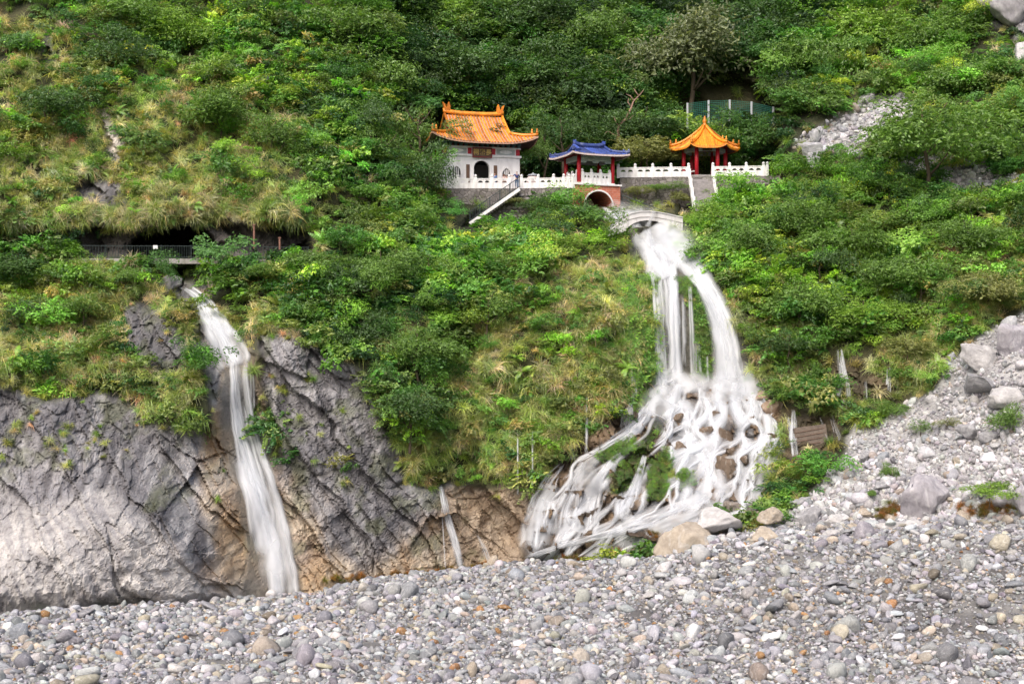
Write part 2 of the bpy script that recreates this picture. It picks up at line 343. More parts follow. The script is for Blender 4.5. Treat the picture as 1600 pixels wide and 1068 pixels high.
# outlines of regions, in pixels of the photograph
P_TERR = [(700,299),(745,299),(822,299),(897,304),(897,322),(968,320),(970,284),(1215,284),(1225,150),(1150,120),(690,120),(660,200)]
P_CAVE = [(200,402),(204,380),(222,366),(255,360),(290,350),(318,352),(334,376),(342,402)]
P_SLOT = [(268,446),(270,405),(288,404),(290,420),(284,446)]
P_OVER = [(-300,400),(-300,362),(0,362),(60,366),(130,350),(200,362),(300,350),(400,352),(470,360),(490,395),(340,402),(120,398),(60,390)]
P_ROCK = [
 [(-400,585),(0,590),(60,625),(110,640),(150,620),(215,640),(250,680),(330,660),(350,700),(385,830),(420,960),(-400,1020)],
 [(195,480),(235,488),(295,520),(305,560),(280,590),(235,575),(205,530)],
 [(402,525),(470,535),(540,572),(592,625),(615,690),(632,745),(600,762),(520,742),(450,722),(420,655),(405,590)],
 [(425,720),(520,735),(620,750),(690,762),(760,768),(830,745),(842,800),(828,905),(600,960),(380,970),(400,800)],
 [(240,430),(300,440),(325,415),(352,420),(350,455),(330,470),(350,520),(392,560),(410,640),(425,720),(380,900),(340,700),(310,560),(300,480),(250,450)],
 [(150,160),(172,165),(196,215),(190,250),(172,235)], [(112,285),(150,280),(190,300),(195,345),(130,350)], [(55,55),(80,50),(90,95),(62,100)],
 [(1540,-60),(1640,-60),(1640,110),(1590,70),(1550,40)], [(900,-20),(960,-20),(955,35),(925,30)]]
P_SCREE = [[(1180,860),(1240,790),(1310,725),(1345,668),(1430,622),(1500,565),(1545,520),(1600,490),(1950,430),(1950,1050),(1000,1050),(1010,890)],
 [(1245,225),(1290,195),(1350,160),(1410,150),(1440,170),(1420,220),(1380,240),(1320,245)], [(1390,250),(1480,240),(1560,262),(1620,285),(1620,310),(1500,300),(1400,285)]]
P_CASC = [(1000,600),(1170,590),(1218,612),(1222,660),(1200,720),(1195,810),(1100,840),(1010,880),(820,888),(826,790),(870,715),(960,650)]
P_WET = [[(1226,636),(1262,648),(1312,648),(1318,700),(1282,716),(1226,716)], [(1300,572),(1335,566),(1402,570),(1398,620),(1300,628)]]
P_MOSS = [[(930,714),(960,694),(990,682),(988,702),(950,724)], [(952,742),(978,708),(1008,684),(1036,645),(1042,660),(1020,700),(1000,745),(975,770),(950,770)], [(1020,715),(1046,702),(1054,735),(1032,780),(1014,780)], [(1060,742),(1082,734),(1086,756),(1064,764)], [(1066,430),(1082,440),(1102,490),(1108,535),(1112,590),(1092,580),(1090,490),(1064,450)]]
P_ISLE = [(1200,660),(1225,650),(1240,720),(1262,760),(1225,800),(1180,800),(1195,730)]
P_FALL = [(982,355),(1048,355),(1078,392),(1105,428),(1130,470),(1150,515),(1166,560),(1180,600),(1020,612),(1022,500),(1014,425),(993,385)]
P_LFALL = [(268,436),(300,448),(330,470),(352,510),(388,555),(398,600),(396,660),(425,740),(455,830),(475,940),(380,940),(385,860),(368,760),(345,690),(345,580),(318,540),(308,490),(288,455)]
P_STREAM = [(905,310),(958,310),(985,335),(1050,345),(1048,366),(984,366),(960,345),(920,325)]
P_BANK = [(1045,192),(1110,190),(1175,191),(1212,199),(1228,284),(1045,284)]
P_WALLB = [(724,352),(734,338),(800,286),(830,290),(830,350),(800,356),(760,360)]
P_BEHIND = [(905,322),(968,318),(1062,318),(1062,352),(1000,354),(955,348)]
P_CHUTE = [(980,357),(1056,357),(1086,395),(1108,432),(1012,432),(990,385)]
P_STAIR = [(728,356),(735,345),(800,292),(826,296),(826,352),(760,360)]
P_PSTAIR = [(1066,322),(1072,275),(1118,275),(1120,322)]
def depth_s(u, v):
    D = D0(u, v)
    D = D+2.6*pm(u, v, P_OVER, soft=7, warp=14, s=77)+12*pm(u, v, P_CAVE, soft=4, warp=10, s=78)+9*pm(u, v, P_SLOT, soft=2)
    D = lerp(D, np.interp(v, [300, 352], [144.4, 140.9]), pm(u, v, P_BEHIND, soft=4)); D = lerp(D, np.interp(v, [356, 430], [136.9, 131.0]), pm(u, v, P_CHUTE, soft=5))
    t = pm(u, v, P_TERR, soft=3)
    D = lerp(D, np.maximum(D, 158+np.clip(300-v, 0, 300)*.03), t)
    D = lerp(D, np.interp(v, [188, 284], [156.2, 153.2]), pm(u, v, P_BANK, soft=3))
    D = lerp(D, np.maximum(D, 144.4), pm(u, v, P_WALLB, soft=4))
    return D
def masks(u, v):
    m = dict(rock=pmax(u, v, P_ROCK, soft=10, warp=22), scree=pmax(u, v, P_SCREE, soft=8, warp=16, s=3), casc=np.maximum(pm(u, v, P_CASC, soft=8, warp=8), .6*pmax(u, v, P_WET, soft=8, warp=8)),
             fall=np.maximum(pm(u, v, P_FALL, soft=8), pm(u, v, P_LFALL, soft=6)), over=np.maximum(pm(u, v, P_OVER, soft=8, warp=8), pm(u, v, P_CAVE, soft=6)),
             moss=pmax(u, v, P_MOSS, soft=6, warp=10), isle=pm(u, v, P_ISLE, soft=8, warp=8))
    m['rock'] = np.maximum(m['rock'], m['over']); return m
CA, SA = math.sin(R(50)), math.cos(R(50))
def surf(u, v, want=False):
    D = depth_s(u, v); m = masks(u, v); P = wpt(u, v, D); X, Z = P[..., 0], P[..., 2]
    rk = np.clip(m['rock']+m['casc'], 0, 1)*(1-m['scree']); calm = 1-.8*m['fall']-.17*pm(u, v, [(975,350),(1060,350),(1120,430),(1110,470),(1005,470),(985,390)], soft=10)
    so = 1.9*fbm(X/9, Z/9, s=1)+2.1*fbm(X/4.2, Z/3.6, o=2, s=3)+.6*fbm(X/2.0, Z/2.0, s=2)
    wx, wz = X+.7*fbm(X/5, Z/5, o=3, s=11), Z+.7*fbm(X/5, Z/5, o=3, s=12)
    a, b = wx*CA+wz*SA, -wx*SA+wz*CA       # a runs across the beds, b down them
    def fac(p, q, sd, k=(rk > 0)):
        o, e = np.zeros(u.shape), np.ones(u.shape)
        if k.any(): o[k], e[k] = facets(p[k], q[k], sd)
        return o, e
    f1, e1 = fac(a/3.2, b/7.5, 21); f2, e2 = fac(a/1.1, b/2.6, 31); f3, e3 = fac(X/.55, Z/.6, 41)
    ap = pm(u, v, [(-400,800),(60,790),(170,770),(230,820),(320,900),(380,950),(-400,1040)], soft=15, warp=10)   # the smooth apron
    amp = 1-.55*ap
    def beds(q, T, sd):                     # overlapping slabs: a saw-tooth across the bedding, each bed with its own height and length
        q = q/T+.35*fbm(X/6, Z/6, s=sd); n = np.floor(q); fr = q-n; j = np.floor(b/(T*2.6)+7*_h(n, n*0, n*0, sd)); z = np.zeros_like(n)
        return (_h(n, j, z, sd+1)*2-1)*.5+(fr-.5)*(.5+.9*_h(n, j, z, sd+2)), fr
    b1, g1 = beds(a, 3.4, 301); b2, g2 = beds(a+.3*wx, 1.15, 311); b3, g3 = beds(a*.9-.2*wz, .45, 321)
    ro = amp*(1.25*b1+.30*b2+.08*b3+.55*f1+.14*f2)+.11*f3+.55*fbm(X/4, Z/4, s=4)+(.2+.25*pm(u, v, [(690,770),(840,740),(840,905),(690,905)], soft=14))*fbm(X/.9, Z/.9, s=8)
    crack = -(.14*amp+.05)*(1-sst(0, .05, e1))*sst(-.2, .3, fbm(X/5, Z/5, s=16))-.06*amp*(1-sst(0, .08, e2))-.16*amp*(1-sst(0, .05, g1))
    ro = ro-crack
    big = pm(u, v, [(20,830),(120,800),(250,800),(330,860),(380,950),(-100,960)], soft=34, warp=20)
    dd = lerp(lerp(so, .7*fbm(X/5, Z/5, s=14)+.45*fbm(X/1.2, Z/1.2, s=15), m['scree']), ro, rk)*calm-2.3*big
    cs = m['casc']*calm
    c1, ce = fac(X/1.9, Z/1.5, 71, cs > 0); dd = lerp(dd, .9*c1*np.where((u > 1224) & (v < 720), .25, 1)+.35*f3+.6*fbm(X/2, Z/2, s=6), cs)
    # keep the land behind the buildings and in front of the terrace in order
    near = pm(u, v, [(680,360),(680,240),(1230,240),(1230,330),(1060,372),(960,372)], soft=10)
    dd = dd*(1-.75*near)*(1-.9*np.maximum(pm(u, v, P_WALLB, soft=8), pm(u, v, P_BANK, soft=8)))*(1-.95*np.maximum(pm(u, v, P_BEHIND, soft=8), pm(u, v, P_CHUTE, soft=8)))
    D = D+dd
    P = wpt(u, v, D)
    P[..., 2] += rk*calm*.16*amp*fbm(X/1.3, Z/1.3, s=51); P[..., 0] += rk*calm*.16*amp*fbm(X/1.3, Z/1.3, s=52)
    if want: return P, m, dict(X=X, Z=Z, e1=e1, e2=e2, f1=f1, f2=f2, a=a, b=b, ap=ap, ce=ce)
    return P
def sheet(u0, u1, v0, v1, st):
    us = np.linspace(u0, u1, int((u1-u0)/st)+1); vs = np.linspace(v0, v1, int((v1-v0)/st)+1)
    U, V = np.meshgrid(us, vs); P, m, x = surf(U, V, True)
    X, Z = x['X'], x['Z']
    def c(r, g, b): return np.array([r, g, b])[None, None]
    def mx(A, B, t): return A*(1-t[..., None])+B*t[..., None]
    soil = mx(c(.035, .04, .018)*np.ones(U.shape+(1,)), c(.08, .075, .035), sst(-.1, .5, fbm(X/3, Z/3, s=61)))
    g = sst(-.5, .5, fbm(X/5, Z/5, s=62)); rock = mx(c(.15, .146, .158)*np.ones(U.shape+(1,)), c(.31, .30, .315), g)
    stre = sst(.05, .5, fbm(X/.7+Z/9, Z/5, s=63)+.35*sst(620, 760, V)*sst(-.2, .4, fbm(X/4, Z/4, s=163))); rock = mx(rock, c(.48, .47, .48), stre*.62)
    dk = sst(.15, .6, fbm(X/.7, Z/5, s=64)); rock = mx(rock, c(.07, .066, .074), dk*.7)
    bed = sst(.35, .8, np.abs(fbm(x['a']/.7, x['b']/6, s=65))*2); rock = mx(rock, c(.12, .115, .12), bed*.22)
    rock = mx(rock, mx(c(.44, .42, .41)*np.ones(U.shape+(1,)), c(.60, .57, .545), sst(-.4, .4, fbm(X/2.5, Z/2.5, s=66))), x['ap']*.85)
    lowtan = np.maximum(pm(U, V, [(430,740),(470,780),(560,900),(690,780),(830,760),(840,905),(600,960),(430,960)], soft=30, warp=46), pm(U, V, [(305,450),(320,520),(350,580),(340,640),(330,720),(352,760),(372,760),(345,690),(345,580),(398,590),(402,660),(415,660),(408,560),(350,520),(330,460)], soft=7, warp=8)); lowtan = np.maximum(lowtan, pm(U, V, [(325,640),(350,640),(390,760),(470,740),(480,930),(340,940),(310,800)], soft=16, warp=26))
    tan = mx(c(.42, .30, .19)*np.ones(U.shape+(1,)), c(.56, .47, .36), sst(-.3, .4, fbm(X/1.5, Z/2.5, s=67)))
    rock = mx(rock, tan, np.clip(lowtan*(.72+.7*fbm(X/3, Z/3, s=68)), 0, 1))
    brown = pm(U, V, [(690,770),(840,740),(840,905),(690,905)], soft=14, warp=12); rock = mx(rock, mx(c(.27, .20, .14)*np.ones(U.shape+(1,)), c(.46, .37, .28), sst(-.4, .4, fbm(X/.8, Z/2.2, s=69))), brown*.85)
    white = pm(U, V, [(60,840),(200,850),(330,900),(370,945),(100,965),(-50,920)], soft=30, warp=25); rock = mx(rock, c(.54, .52, .51), white*sst(-.3, .4, fbm(X/2, Z/1.4, s=70))*.8)
    dkr = np.maximum(pm(U, V, P_ROCK[6], soft=8), pm(U, V, P_ROCK[1], soft=10, warp=10)); rock = mx(rock, rock*.55, dkr); pale = pm(U, V, P_ROCK[5], soft=8); rock = mx(rock, c(.55, .50, .45), pale)
    apst = sst(.3, .75, np.abs(fbm(x['a']/.5, x['b']/5, s=165))*2.2); rock = mx(rock, c(.22, .215, .24), apst*x['ap']*.5)
    gr = sst(.1, .5, fbm(X/1.6, Z/1.6, s=72)); rock = mx(rock, c(.10, .12, .035), gr*.45*(1-x['ap']))
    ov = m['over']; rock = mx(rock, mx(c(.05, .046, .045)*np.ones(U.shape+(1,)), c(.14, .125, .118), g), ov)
    wetr = mx(c(.07, .05, .035)*np.ones(U.shape+(1,)), c(.22, .155, .10), sst(-.3, .5, fbm(X/1.2, Z/1.2, s=73)))
    scr = mx(c(.30, .295, .30)*np.ones(U.shape+(1,)), c(.44, .43, .43), sst(-.5, .5, fbm(X/2, Z/2, s=74)))
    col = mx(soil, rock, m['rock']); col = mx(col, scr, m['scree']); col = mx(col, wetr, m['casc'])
    col = mx(col, c(.055, .07, .02), m['moss']*.8); col = mx(col, c(.16, .15, .13), m['fall']*.7)
    V3 = P.reshape(-1, 3); nv, nu = U.shape
    i = np.arange(nv*nu).reshape(nv, nu); Fc = np.stack([i[1:, :-1], i[1:, 1:], i[:-1, 1:], i[:-1, :-1]], -1).reshape(-1, 4)
    kind = np.where(m['scree'] > .5, 2, np.where((m['rock'] > .5) | (m['casc'] > .5), 1, 0))[:-1, :-1].ravel()
    return V3, Fc, kind, np.concatenate([col.reshape(-1, 3), np.ones((len(V3), 1))], 1), (np.maximum(m['casc'], np.maximum(m['fall'], brown*.6))).ravel()
A = sheet(-260, 1860, -200, 420, 4); B = sheet(-260, 1860, 420, 1010, 2.4)
for k, nm, lb in ((0, 'hillside', 'steep soil slope under the shrubs and trees'), (1, 'cliff', 'grey and tan bare rock faces beside the waterfalls'), (2, 'scree_slope', 'pale rubble slope running down to the riverbed')):
    Vs = []; Fs = []; Cs = []; Ws = []; n = 0
    for (v3, fc, kd, cl, wt) in (A, B):
        f = fc[kd == k]; use, inv = np.unique(f, return_inverse=True)
        Vs.append(v3[use]); Fs.append(inv.reshape(-1, 4)+n); Cs.append(cl[use]); Ws.append(wt[use]); n += len(use)
    me = mesh_np(nm, np.concatenate(Vs), np.concatenate(Fs), nm != 'cliff', [M['sheet']])
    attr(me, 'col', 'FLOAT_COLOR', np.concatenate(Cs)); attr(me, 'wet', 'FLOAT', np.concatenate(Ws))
    tag(link(nm, me), lb, kind='structure')
del A, B
# riverbed
_cu = [-300, 0, 100, 300, 400, 500, 600, 700, 800, 900, 1000, 1100, 1200, 1300, 1450, 1600, 1900]
_cv = [975, 962, 952, 942, 934, 922, 902, 890, 882, 876, 870, 858, 850, 846, 842, 838, 830]
_cy = [96, 97, 99, 103, 105, 107, 109, 111, 111, 110, 107, 104, 102, 101, 99, 97, 95]
def bed_z(X, Y):
    u = 800+F*X/np.maximum(Y, 60)
    vc = np.interp(u, _cu, _cv); yc = np.interp(u, _cu, _cy); zc = CZ-(vc-534)*yc/F
    t = (Y-80)/(yc-80)
    z = zc*np.where(t < 0, 0, np.where(t < 1, t*t*(1.7-.7*t), 1.0+np.where(u > 1050, .35, -.0)*(t-1)))
    z = z-np.where((t > 1) & (u < 1050), np.minimum((Y-yc)*.35, 2.2), 0)
    return z+.22*fbm(X/6, Y/6, s=81)+.10*fbm(X/1.5, Y/1.5, s=82)-.05
xs = np.linspace(-75, 75, 301); ys = np.linspace(40, 124, 169); XX, YY = np.meshgrid(xs, ys)
i = np.arange(XX.size).reshape(XX.shape); fc = np.stack([i[:-1, :-1], i[:-1, 1:], i[1:, 1:], i[1:, :-1]], -1).reshape(-1, 4)
me = mesh_np('riverbed', np.stack([XX, YY, bed_z(XX, YY)], -1).reshape(-1, 3), fc, True, [M['sheet']])
g = sst(-.3, .3, fbm(XX/5, YY/3, s=83)).ravel()[:, None]
attr(me, 'col', 'FLOAT_COLOR', np.concatenate([np.array([[.13, .125, .125]])*(1-g)+np.array([[.21, .205, .20]])*g, np.ones((XX.size, 1))], 1)); attr(me, 'wet', 'FLOAT', np.zeros(XX.size))
tag(link('riverbed', me), 'grey sandy gravel bed of the river between the cobbles', kind='structure')
# ------------------------------------------------------------------ plant and stone prototypes (mesh data only; nothing is linked)
def quads(name, V, lv, mat):                # V: n x 4 x 3 leaf corners, lv: n per-leaf tone
    n = len(V); me = mesh_np(name, V.reshape(-1, 3), np.arange(4*n).reshape(-1, 4), False, [mat])
    attr(me, 'lv', 'FLOAT', np.repeat(lv, 4)); return me
def unit(a): return a/(np.linalg.norm(a, axis=-1, keepdims=True)+1e-9)
def leaves_at(r, P, Nn, size, droop=.25, asp=.55):
    n = len(P); d = r.normal(size=(n, 3)); d[:, 2] -= droop; d = unit(d-(d*Nn).sum(-1, keepdims=True)*Nn*.8)
    sd = unit(np.cross(d, Nn)); L = size*r.uniform(.65, 1.35, (n, 1)); w = L*asp
    a = P-d*L*.5; b = P+d*L*.5; up = Nn*L*.12
    return np.stack([a, P+sd*w*.5-up, b, P-sd*w*.5-up], 1)
def bush(seed, mat, rad=1.0, n=420, size=.21, lobes=7, flat=.8, spray=0.0, up=.38):
    r = np.random.default_rng(seed); Ps = []; Ns = []; k = 0
    cs = r.normal(size=(lobes, 3))*np.array([.5, .5, .38*flat])*rad; cs[:, 2] = np.abs(cs[:, 2])*1.0+.12*rad
    rs = r.uniform(.34, .6, lobes)*rad
    w = rs**2/np.sum(rs**2)
    for c, q, f in zip(cs, rs, w):
        m = max(6, int(n*f)); d = unit(r.normal(size=(m, 3))); d[:, 2] = np.where(d[:, 2] < -.35, -d[:, 2], d[:, 2])
        rr = q*r.uniform(.55, 1.08, (m, 1))**.6*(1+.25*np.sin(d[:, :1]*7+d[:, 1:2]*5+seed))
        Ps.append(c+d*rr*np.array([1, 1, flat])); Ns.append(unit(d*.55+np.array([0, 0, up])+r.normal(size=(m, 3))*.42))
    P = np.concatenate(Ps); Nn = np.concatenate(Ns)
    if spray > 0:                           # pinnate sprays: leaflets paired along drooping twigs
        m = int(len(P)*spray/9); ix = r.choice(len(P), m, False); out = []
        q0 = unit(P[ix]-np.array([0, 0, rad*.1])); q0[:, 2] = q0[:, 2]*.3+.1; q0 = unit(q0+r.normal(size=q0.shape)*.3); Np = unit(np.array([0, 0, 1])+r.normal(size=q0.shape)*.25)
        sdv = unit(np.cross(q0, Np)); PP = []; NN = []
        for j in range(5):
            for sg in (-1, 1):
                t = (j+.5)/5; pos = P[ix]+q0*t*size*3.0+np.array([0, 0, -1])*t*t*size*1.0+sdv*sg*size*.42*(1-.4*t)
                PP.append(pos); NN.append(unit(Np+sdv*sg*.25+q0*t*.4))
        keep = r.random(len(P)) > spray; P = np.concatenate([P[keep]]+PP); Nn = np.concatenate([Nn[keep]]+NN)
    V = leaves_at(r, P, Nn, size); lv = np.clip(r.normal(.45, .2, len(V)), 0, 1)
    return quads('foliage', V, lv, mat)
def blades(seed, mat, n=70, L=1.1, w=.05, spread=.9, droop=1.0, segs=4):
    r = np.random.default_rng(seed); Q = []; lv = []
    for i in range(n):
        a = r.uniform(0, 2*math.pi); el = r.uniform(.35, 1.35); l = L*r.uniform(.5, 1.1); d = np.array([math.cos(a)*math.cos(el)*spread, math.sin(a)*math.cos(el)*spread, math.sin(el)])
        p = np.array([r.normal()*.13, r.normal()*.13, 0.0]); sd = np.array([-math.sin(a), math.cos(a), 0]); k = float(np.clip(r.normal(.5, .22), 0, 1))
        for j in range(segs):
            t0, t1 = j/segs, (j+1)/segs; w0 = w*(1-t0*.85)*.5; w1 = w*(1-t1*.85)*.5
            q = p+d*l/segs; d = d+np.array([0, 0, -droop*1.9/segs*r.uniform(.7, 1.3)]); d = d/np.linalg.norm(d)
            Q.append([p-sd*w0, p+sd*w0, q+sd*w1, q-sd*w1]); lv.append(k); p = q
    return quads('grass_blades', np.array(Q), np.array(lv), mat)
def fern(seed, mat, n=12, L=1.2, w=.3):
    r = np.random.default_rng(seed); Q = []; lv = []
    for i in range(n):
        a = r.uniform(0, 2*math.pi); el = r.uniform(.2, 1.1); d = np.array([math.cos(a)*math.cos(el), math.sin(a)*math.cos(el), math.sin(el)]); sd = np.array([-math.sin(a), math.cos(a), 0])
        p = np.zeros(3); k = float(np.clip(r.normal(.5, .2), 0, 1)); l = L*r.uniform(.6, 1.1)
        for j in range(9):
            t = (j+.5)/9; q = p+d*l/9; ww = w*l*math.sin(math.pi*(t*.85+.12))
            for sg in (-1, 1):
                tip = (p+q)/2+sd*sg*ww*.5+d*.06+np.array([0, 0, -.05*ww]); Q.append([p, q, tip+d*.03, tip-d*.04]); lv.append(k)
            d = d+np.array([0, 0, -.17]); d = d/np.linalg.norm(d); p = q
    return quads('fern_fronds', np.array(Q), np.array(lv), mat)
def ico(sub):
    import bmesh
    bm = bmesh.new(); bmesh.ops.create_icosphere(bm, subdivisions=sub, radius=1.0)
    V = np.array([v.co[:] for v in bm.verts]); Fc = np.array([[v.index for v in f.verts] for f in bm.faces]); bm.free(); return V, Fc
_I2, _I3 = ico(2), ico(4)
def stone(seed, mat, chop=5, big=False, flat=.7, rough=.08, name='stone'):
    r = np.random.default_rng(seed); V, Fc = (_I3 if big else _I2); V = V.copy()
    V = V*(1+(.25 if big else .14)*fbm(V[:, 0]*1.3+seed*3.1, V[:, 1]*1.3, V[:, 2]*1.3, o=2, s=seed)[:, None])
    for i in range(chop):                   # plane cuts leave flat faces and edges
        n = unit(r.normal(size=3)); h = r.uniform(.38, .72) if big else r.uniform(.36, .78); dd = V@n; V = V-np.clip(dd-h, 0, None)[:, None]*n*r.uniform(.85, 1)
    V = V*r.uniform(.78, 1.22, 3)*np.array([1.1, .9, flat])
    if big: V = V*(1+rough*fbm(V[:, 0]*2.6, V[:, 1]*2.6, V[:, 2]*2.6, o=5, s=seed+5, g=.6)[:, None])
    V = V/np.abs(V).max(0)[0]
    return mesh_np(name, V, Fc, True, [mat])
LI = M['leaf_i']
PR = dict(
 shrub=[bush(11, LI, spray=.0), bush(12, LI, spray=.5), bush(13, LI, flat=.65, spray=.7), bush(14, LI, lobes=5, size=.26, n=320), bush(15, LI, lobes=9, size=.17, n=560), bush(16, LI, spray=.6, size=.19)],
 crown=[bush(21, LI, 1.0, 1500, .11, 11, .8, .3), bush(22, LI, 1.0, 1500, .115, 9, .7, .6), bush(23, LI, 1.0, 1700, .10, 13, .85, 0), bush(24, LI, 1.0, 1300, .125, 8, .75, .5)],
 grass=[blades(31, LI, 100, 1.1, .045), blades(32, LI, 120, 1.0, .04, 1, .9), blades(33, LI, 90, 1.4, .045, .8, 1.35), blades(34, LI, 130, .8, .04, 1, .8), blades(35, LI, 80, 1.2, .05, .6, 1.5)],
 fern=[fern(41, LI), fern(42, LI, 15, 1.0, .34), fern(43, LI, 10, 1.4, .26)],
 creeper=[bush(51, LI, 1, 260, .16, 6, .35, .0, up=.9), bush(52, LI, 1, 300, .14, 8, .3, .2, up=.8)],
 cobble=[stone(60+i, M['stone_i'], 6+i % 5, flat=(.5, .6, .72, .85)[i % 4]) for i in range(14)],
 rubble=[stone(80+i, M['stone_i'], 8+i % 4, flat=(.7, .8, .9)[i % 3]) for i in range(8)])
def scatter(name, key, P, rot, scl, tint, label):
    me = bpy.data.meshes.new(name); n = len(P); me.vertices.add(n); me.vertices.foreach_set('co', np.asarray(P, np.float32).ravel()); me.update()
    attr(me, 'rot', 'FLOAT_VECTOR', rot); attr(me, 'scl', 'FLOAT_VECTOR', scl); attr(me, 'idx', 'INT', rng.integers(0, len(PR[key]), n))
    attr(me, 'tint', 'FLOAT_COLOR', np.concatenate([np.clip(tint, .004, .9), np.ones((n, 1))], 1))
    o = tag(link(name, me), label, kind='stuff')
    g = bpy.data.node_groups.new(name, 'GeometryNodeTree')
    g.interface.new_socket('Geometry', in_out='INPUT', socket_type='NodeSocketGeometry'); g.interface.new_socket('Geometry', in_out='OUTPUT', socket_type='NodeSocketGeometry')
    gi = g.nodes.new('NodeGroupInput'); go = g.nodes.new('NodeGroupOutput'); j = g.nodes.new('GeometryNodeJoinGeometry')
    for k, m in enumerate(PR[key]):
        p = bpy.data.objects.new('pattern_'+key, m)
        oi = g.nodes.new('GeometryNodeObjectInfo'); oi.inputs['Object'].default_value = p; oi.inputs['As Instance'].default_value = False
        gt = g.nodes.new('GeometryNodeGeometryToInstance'); g.links.new(oi.outputs['Geometry'], gt.inputs[0]); g.links.new(gt.outputs[0], j.inputs[0])
    ip = g.nodes.new('GeometryNodeInstanceOnPoints'); ip.inputs['Pick Instance'].default_value = True
    mp = g.nodes.new('GeometryNodeMeshToPoints'); g.links.new(gi.outputs[0], mp.inputs[0]); g.links.new(mp.outputs[0], ip.inputs['Points'])
    g.links.new(j.outputs[0], ip.inputs['Instance'])
    for nm, ty, sk in (('idx', 'INT', 'Instance Index'), ('rot', 'FLOAT_VECTOR', 'Rotation'), ('scl', 'FLOAT_VECTOR', 'Scale')):
        na = g.nodes.new('GeometryNodeInputNamedAttribute'); na.data_type = ty; na.inputs['Name'].default_value = nm; g.links.new(na.outputs[0], ip.inputs[sk])
    g.links.new(ip.outputs[0], go.inputs[0])
    o.modifiers.new('scatter', 'NODES').node_group = g
    return o
# ------------------------------------------------------------------ what grows where (regions in pixels of the photograph)
Z_DRY = [[(180,150),(330,120),(480,190),(470,330),(430,372),(180,372),(120,300)], [(-300,40),(120,40),(200,300),(110,345),(-300,350)], [(60,430),(250,430),(330,470),(300,560),(330,660),(200,650),(100,640),(-300,600),(-300,520)],
         [(740,470),(830,400),(960,380),(1010,430),(1020,560),(960,640),(880,760),(640,770),(620,700),(740,600)], [(1170,470),(1230,500),(1240,610),(1180,600)], [(380,430),(450,440),(470,540),(400,530)], [(1480,380),(1620,340),(1620,480),(1500,540),(1440,600),(1380,590)]]
Z_FOREST = [(470,-260),(1280,-260),(1300,40),(1230,140),(1215,285),(700,290),(660,160),(560,120)]
Z_BRIGHT = [[(1060,330),(1240,250),(1420,320),(1600,290),(1620,470),(1450,600),(1200,560),(1130,440)], [(1200,-200),(1500,-200),(1560,120),(1400,150),(1240,160)], [(640,380),(740,370),(760,470),(680,500)], [(820,320),(960,330),(980,400),(820,420)]]
Z_CREEP = [[(960,440),(1024,430),(1030,620),(990,640),(965,560)], P_MOSS[4]]
NO_VEG = [[(735,296),(900,296),(900,312),(735,312)], P_STREAM, P_FALL, P_LFALL, P_STAIR, P_PSTAIR, P_CAVE, P_SLOT, [(120,385),(490,380),(490,404),(120,404)]]
def field(u, v):
    m = masks(u, v); k = dict(m)
    k['dry'] = pmax(u, v, Z_DRY, soft=28, warp=45, s=31); k['forest'] = pm(u, v, Z_FOREST, soft=30, warp=40, s=32); k['bright'] = pmax(u, v, Z_BRIGHT, soft=30, warp=50, s=33)
    k['shy'] = pmax(u, v, [[(110,366),(500,362),(500,412),(340,416),(300,462),(262,458),(250,414),(110,412)], [(300,440),(345,440),(410,560),(420,640),(470,800),(340,800),(330,640),(300,540)], [(732,296),(905,296),(905,320),(825,322),(732,330)], [(935,318),(1075,318),(1090,400),(1130,440),(1180,540),(1190,600),(1010,600),(1005,440),(940,375)], [(1040,300),(1125,300),(1120,330),(1060,335)], [(1050,138),(1150,136),(1230,150),(1230,234),(1050,230)], [(684,205),(832,205),(832,300),(684,300)], [(698,290),(834,296),(834,364),(760,372),(722,368),(698,320)], [(846,298),(976,300),(976,345),(940,350),(890,345),(846,325)], [(965,276),(1232,276),(1236,304),(1122,308),(965,308)], [(1240,185),(1300,185),(1300,275),(1240,275)], [(1290,535),(1410,540),(1410,650),(1290,655)], [(1215,632),(1325,640),(1325,725),(1215,730)]], soft=6)
    k['creep'] = pmax(u, v, Z_CREEP, soft=10, warp=10, s=34); k['no'] = pmax(u, v, NO_VEG, soft=3)
    k['bare'] = np.clip(np.maximum(np.maximum(m['rock'], m['scree']), m['casc']), 0, 1)
    return k
def cand(n, u0=-240, u1=1840, v0=-190, v1=985):
    return rng.uniform(u0, u1, n), rng.uniform(v0, v1, n)
def nrm(u, v, e=6):                         # outward slope direction of the land, smoothed
    a = wpt(u+e, v, D0(u+e, v))-wpt(u-e, v, D0(u-e, v)); b = wpt(u, v-e, D0(u, v-e))-wpt(u, v+e, D0(u, v+e))
    return unit(np.cross(a, b))
def mixt(pal, wts, n, jit=.18, ch=.45):
    pal = np.array(pal); k = rng.choice(len(pal), n, p=np.array(wts)/np.sum(wts)); c = pal[k]*np.exp(rng.normal(0, jit, (n, 1)))*np.exp(rng.normal(0, jit*ch, (n, 3)))
    return c
def pickt(sets, w):                         # sets: palettes, w: n x k weights -> one palette per point
    n = len(w); k = (w.cumsum(1) > rng.random((n, 1))*w.sum(1, keepdims=True)).argmax(1); o = np.zeros((n, 3))
    for i, (pal, wt) in enumerate(sets):
        s = k == i; o[s] = mixt(pal, wt, s.sum())*np.array([2.25, 2.28, 2.1])
    return o
G_DARK = ([(.030, .075, .018), (.045, .10, .022), (.060, .115, .035), (.022, .055, .018)], [3, 4, 2, 2])
G_MID = ([(.075, .15, .028), (.055, .12, .028), (.11, .19, .035), (.095, .13, .04)], [4, 3, 2, 2])
G_BRI = ([(.10, .20, .028), (.15, .26, .03), (.085, .16, .03), (.19, .25, .04)], [4, 2, 3, 1])
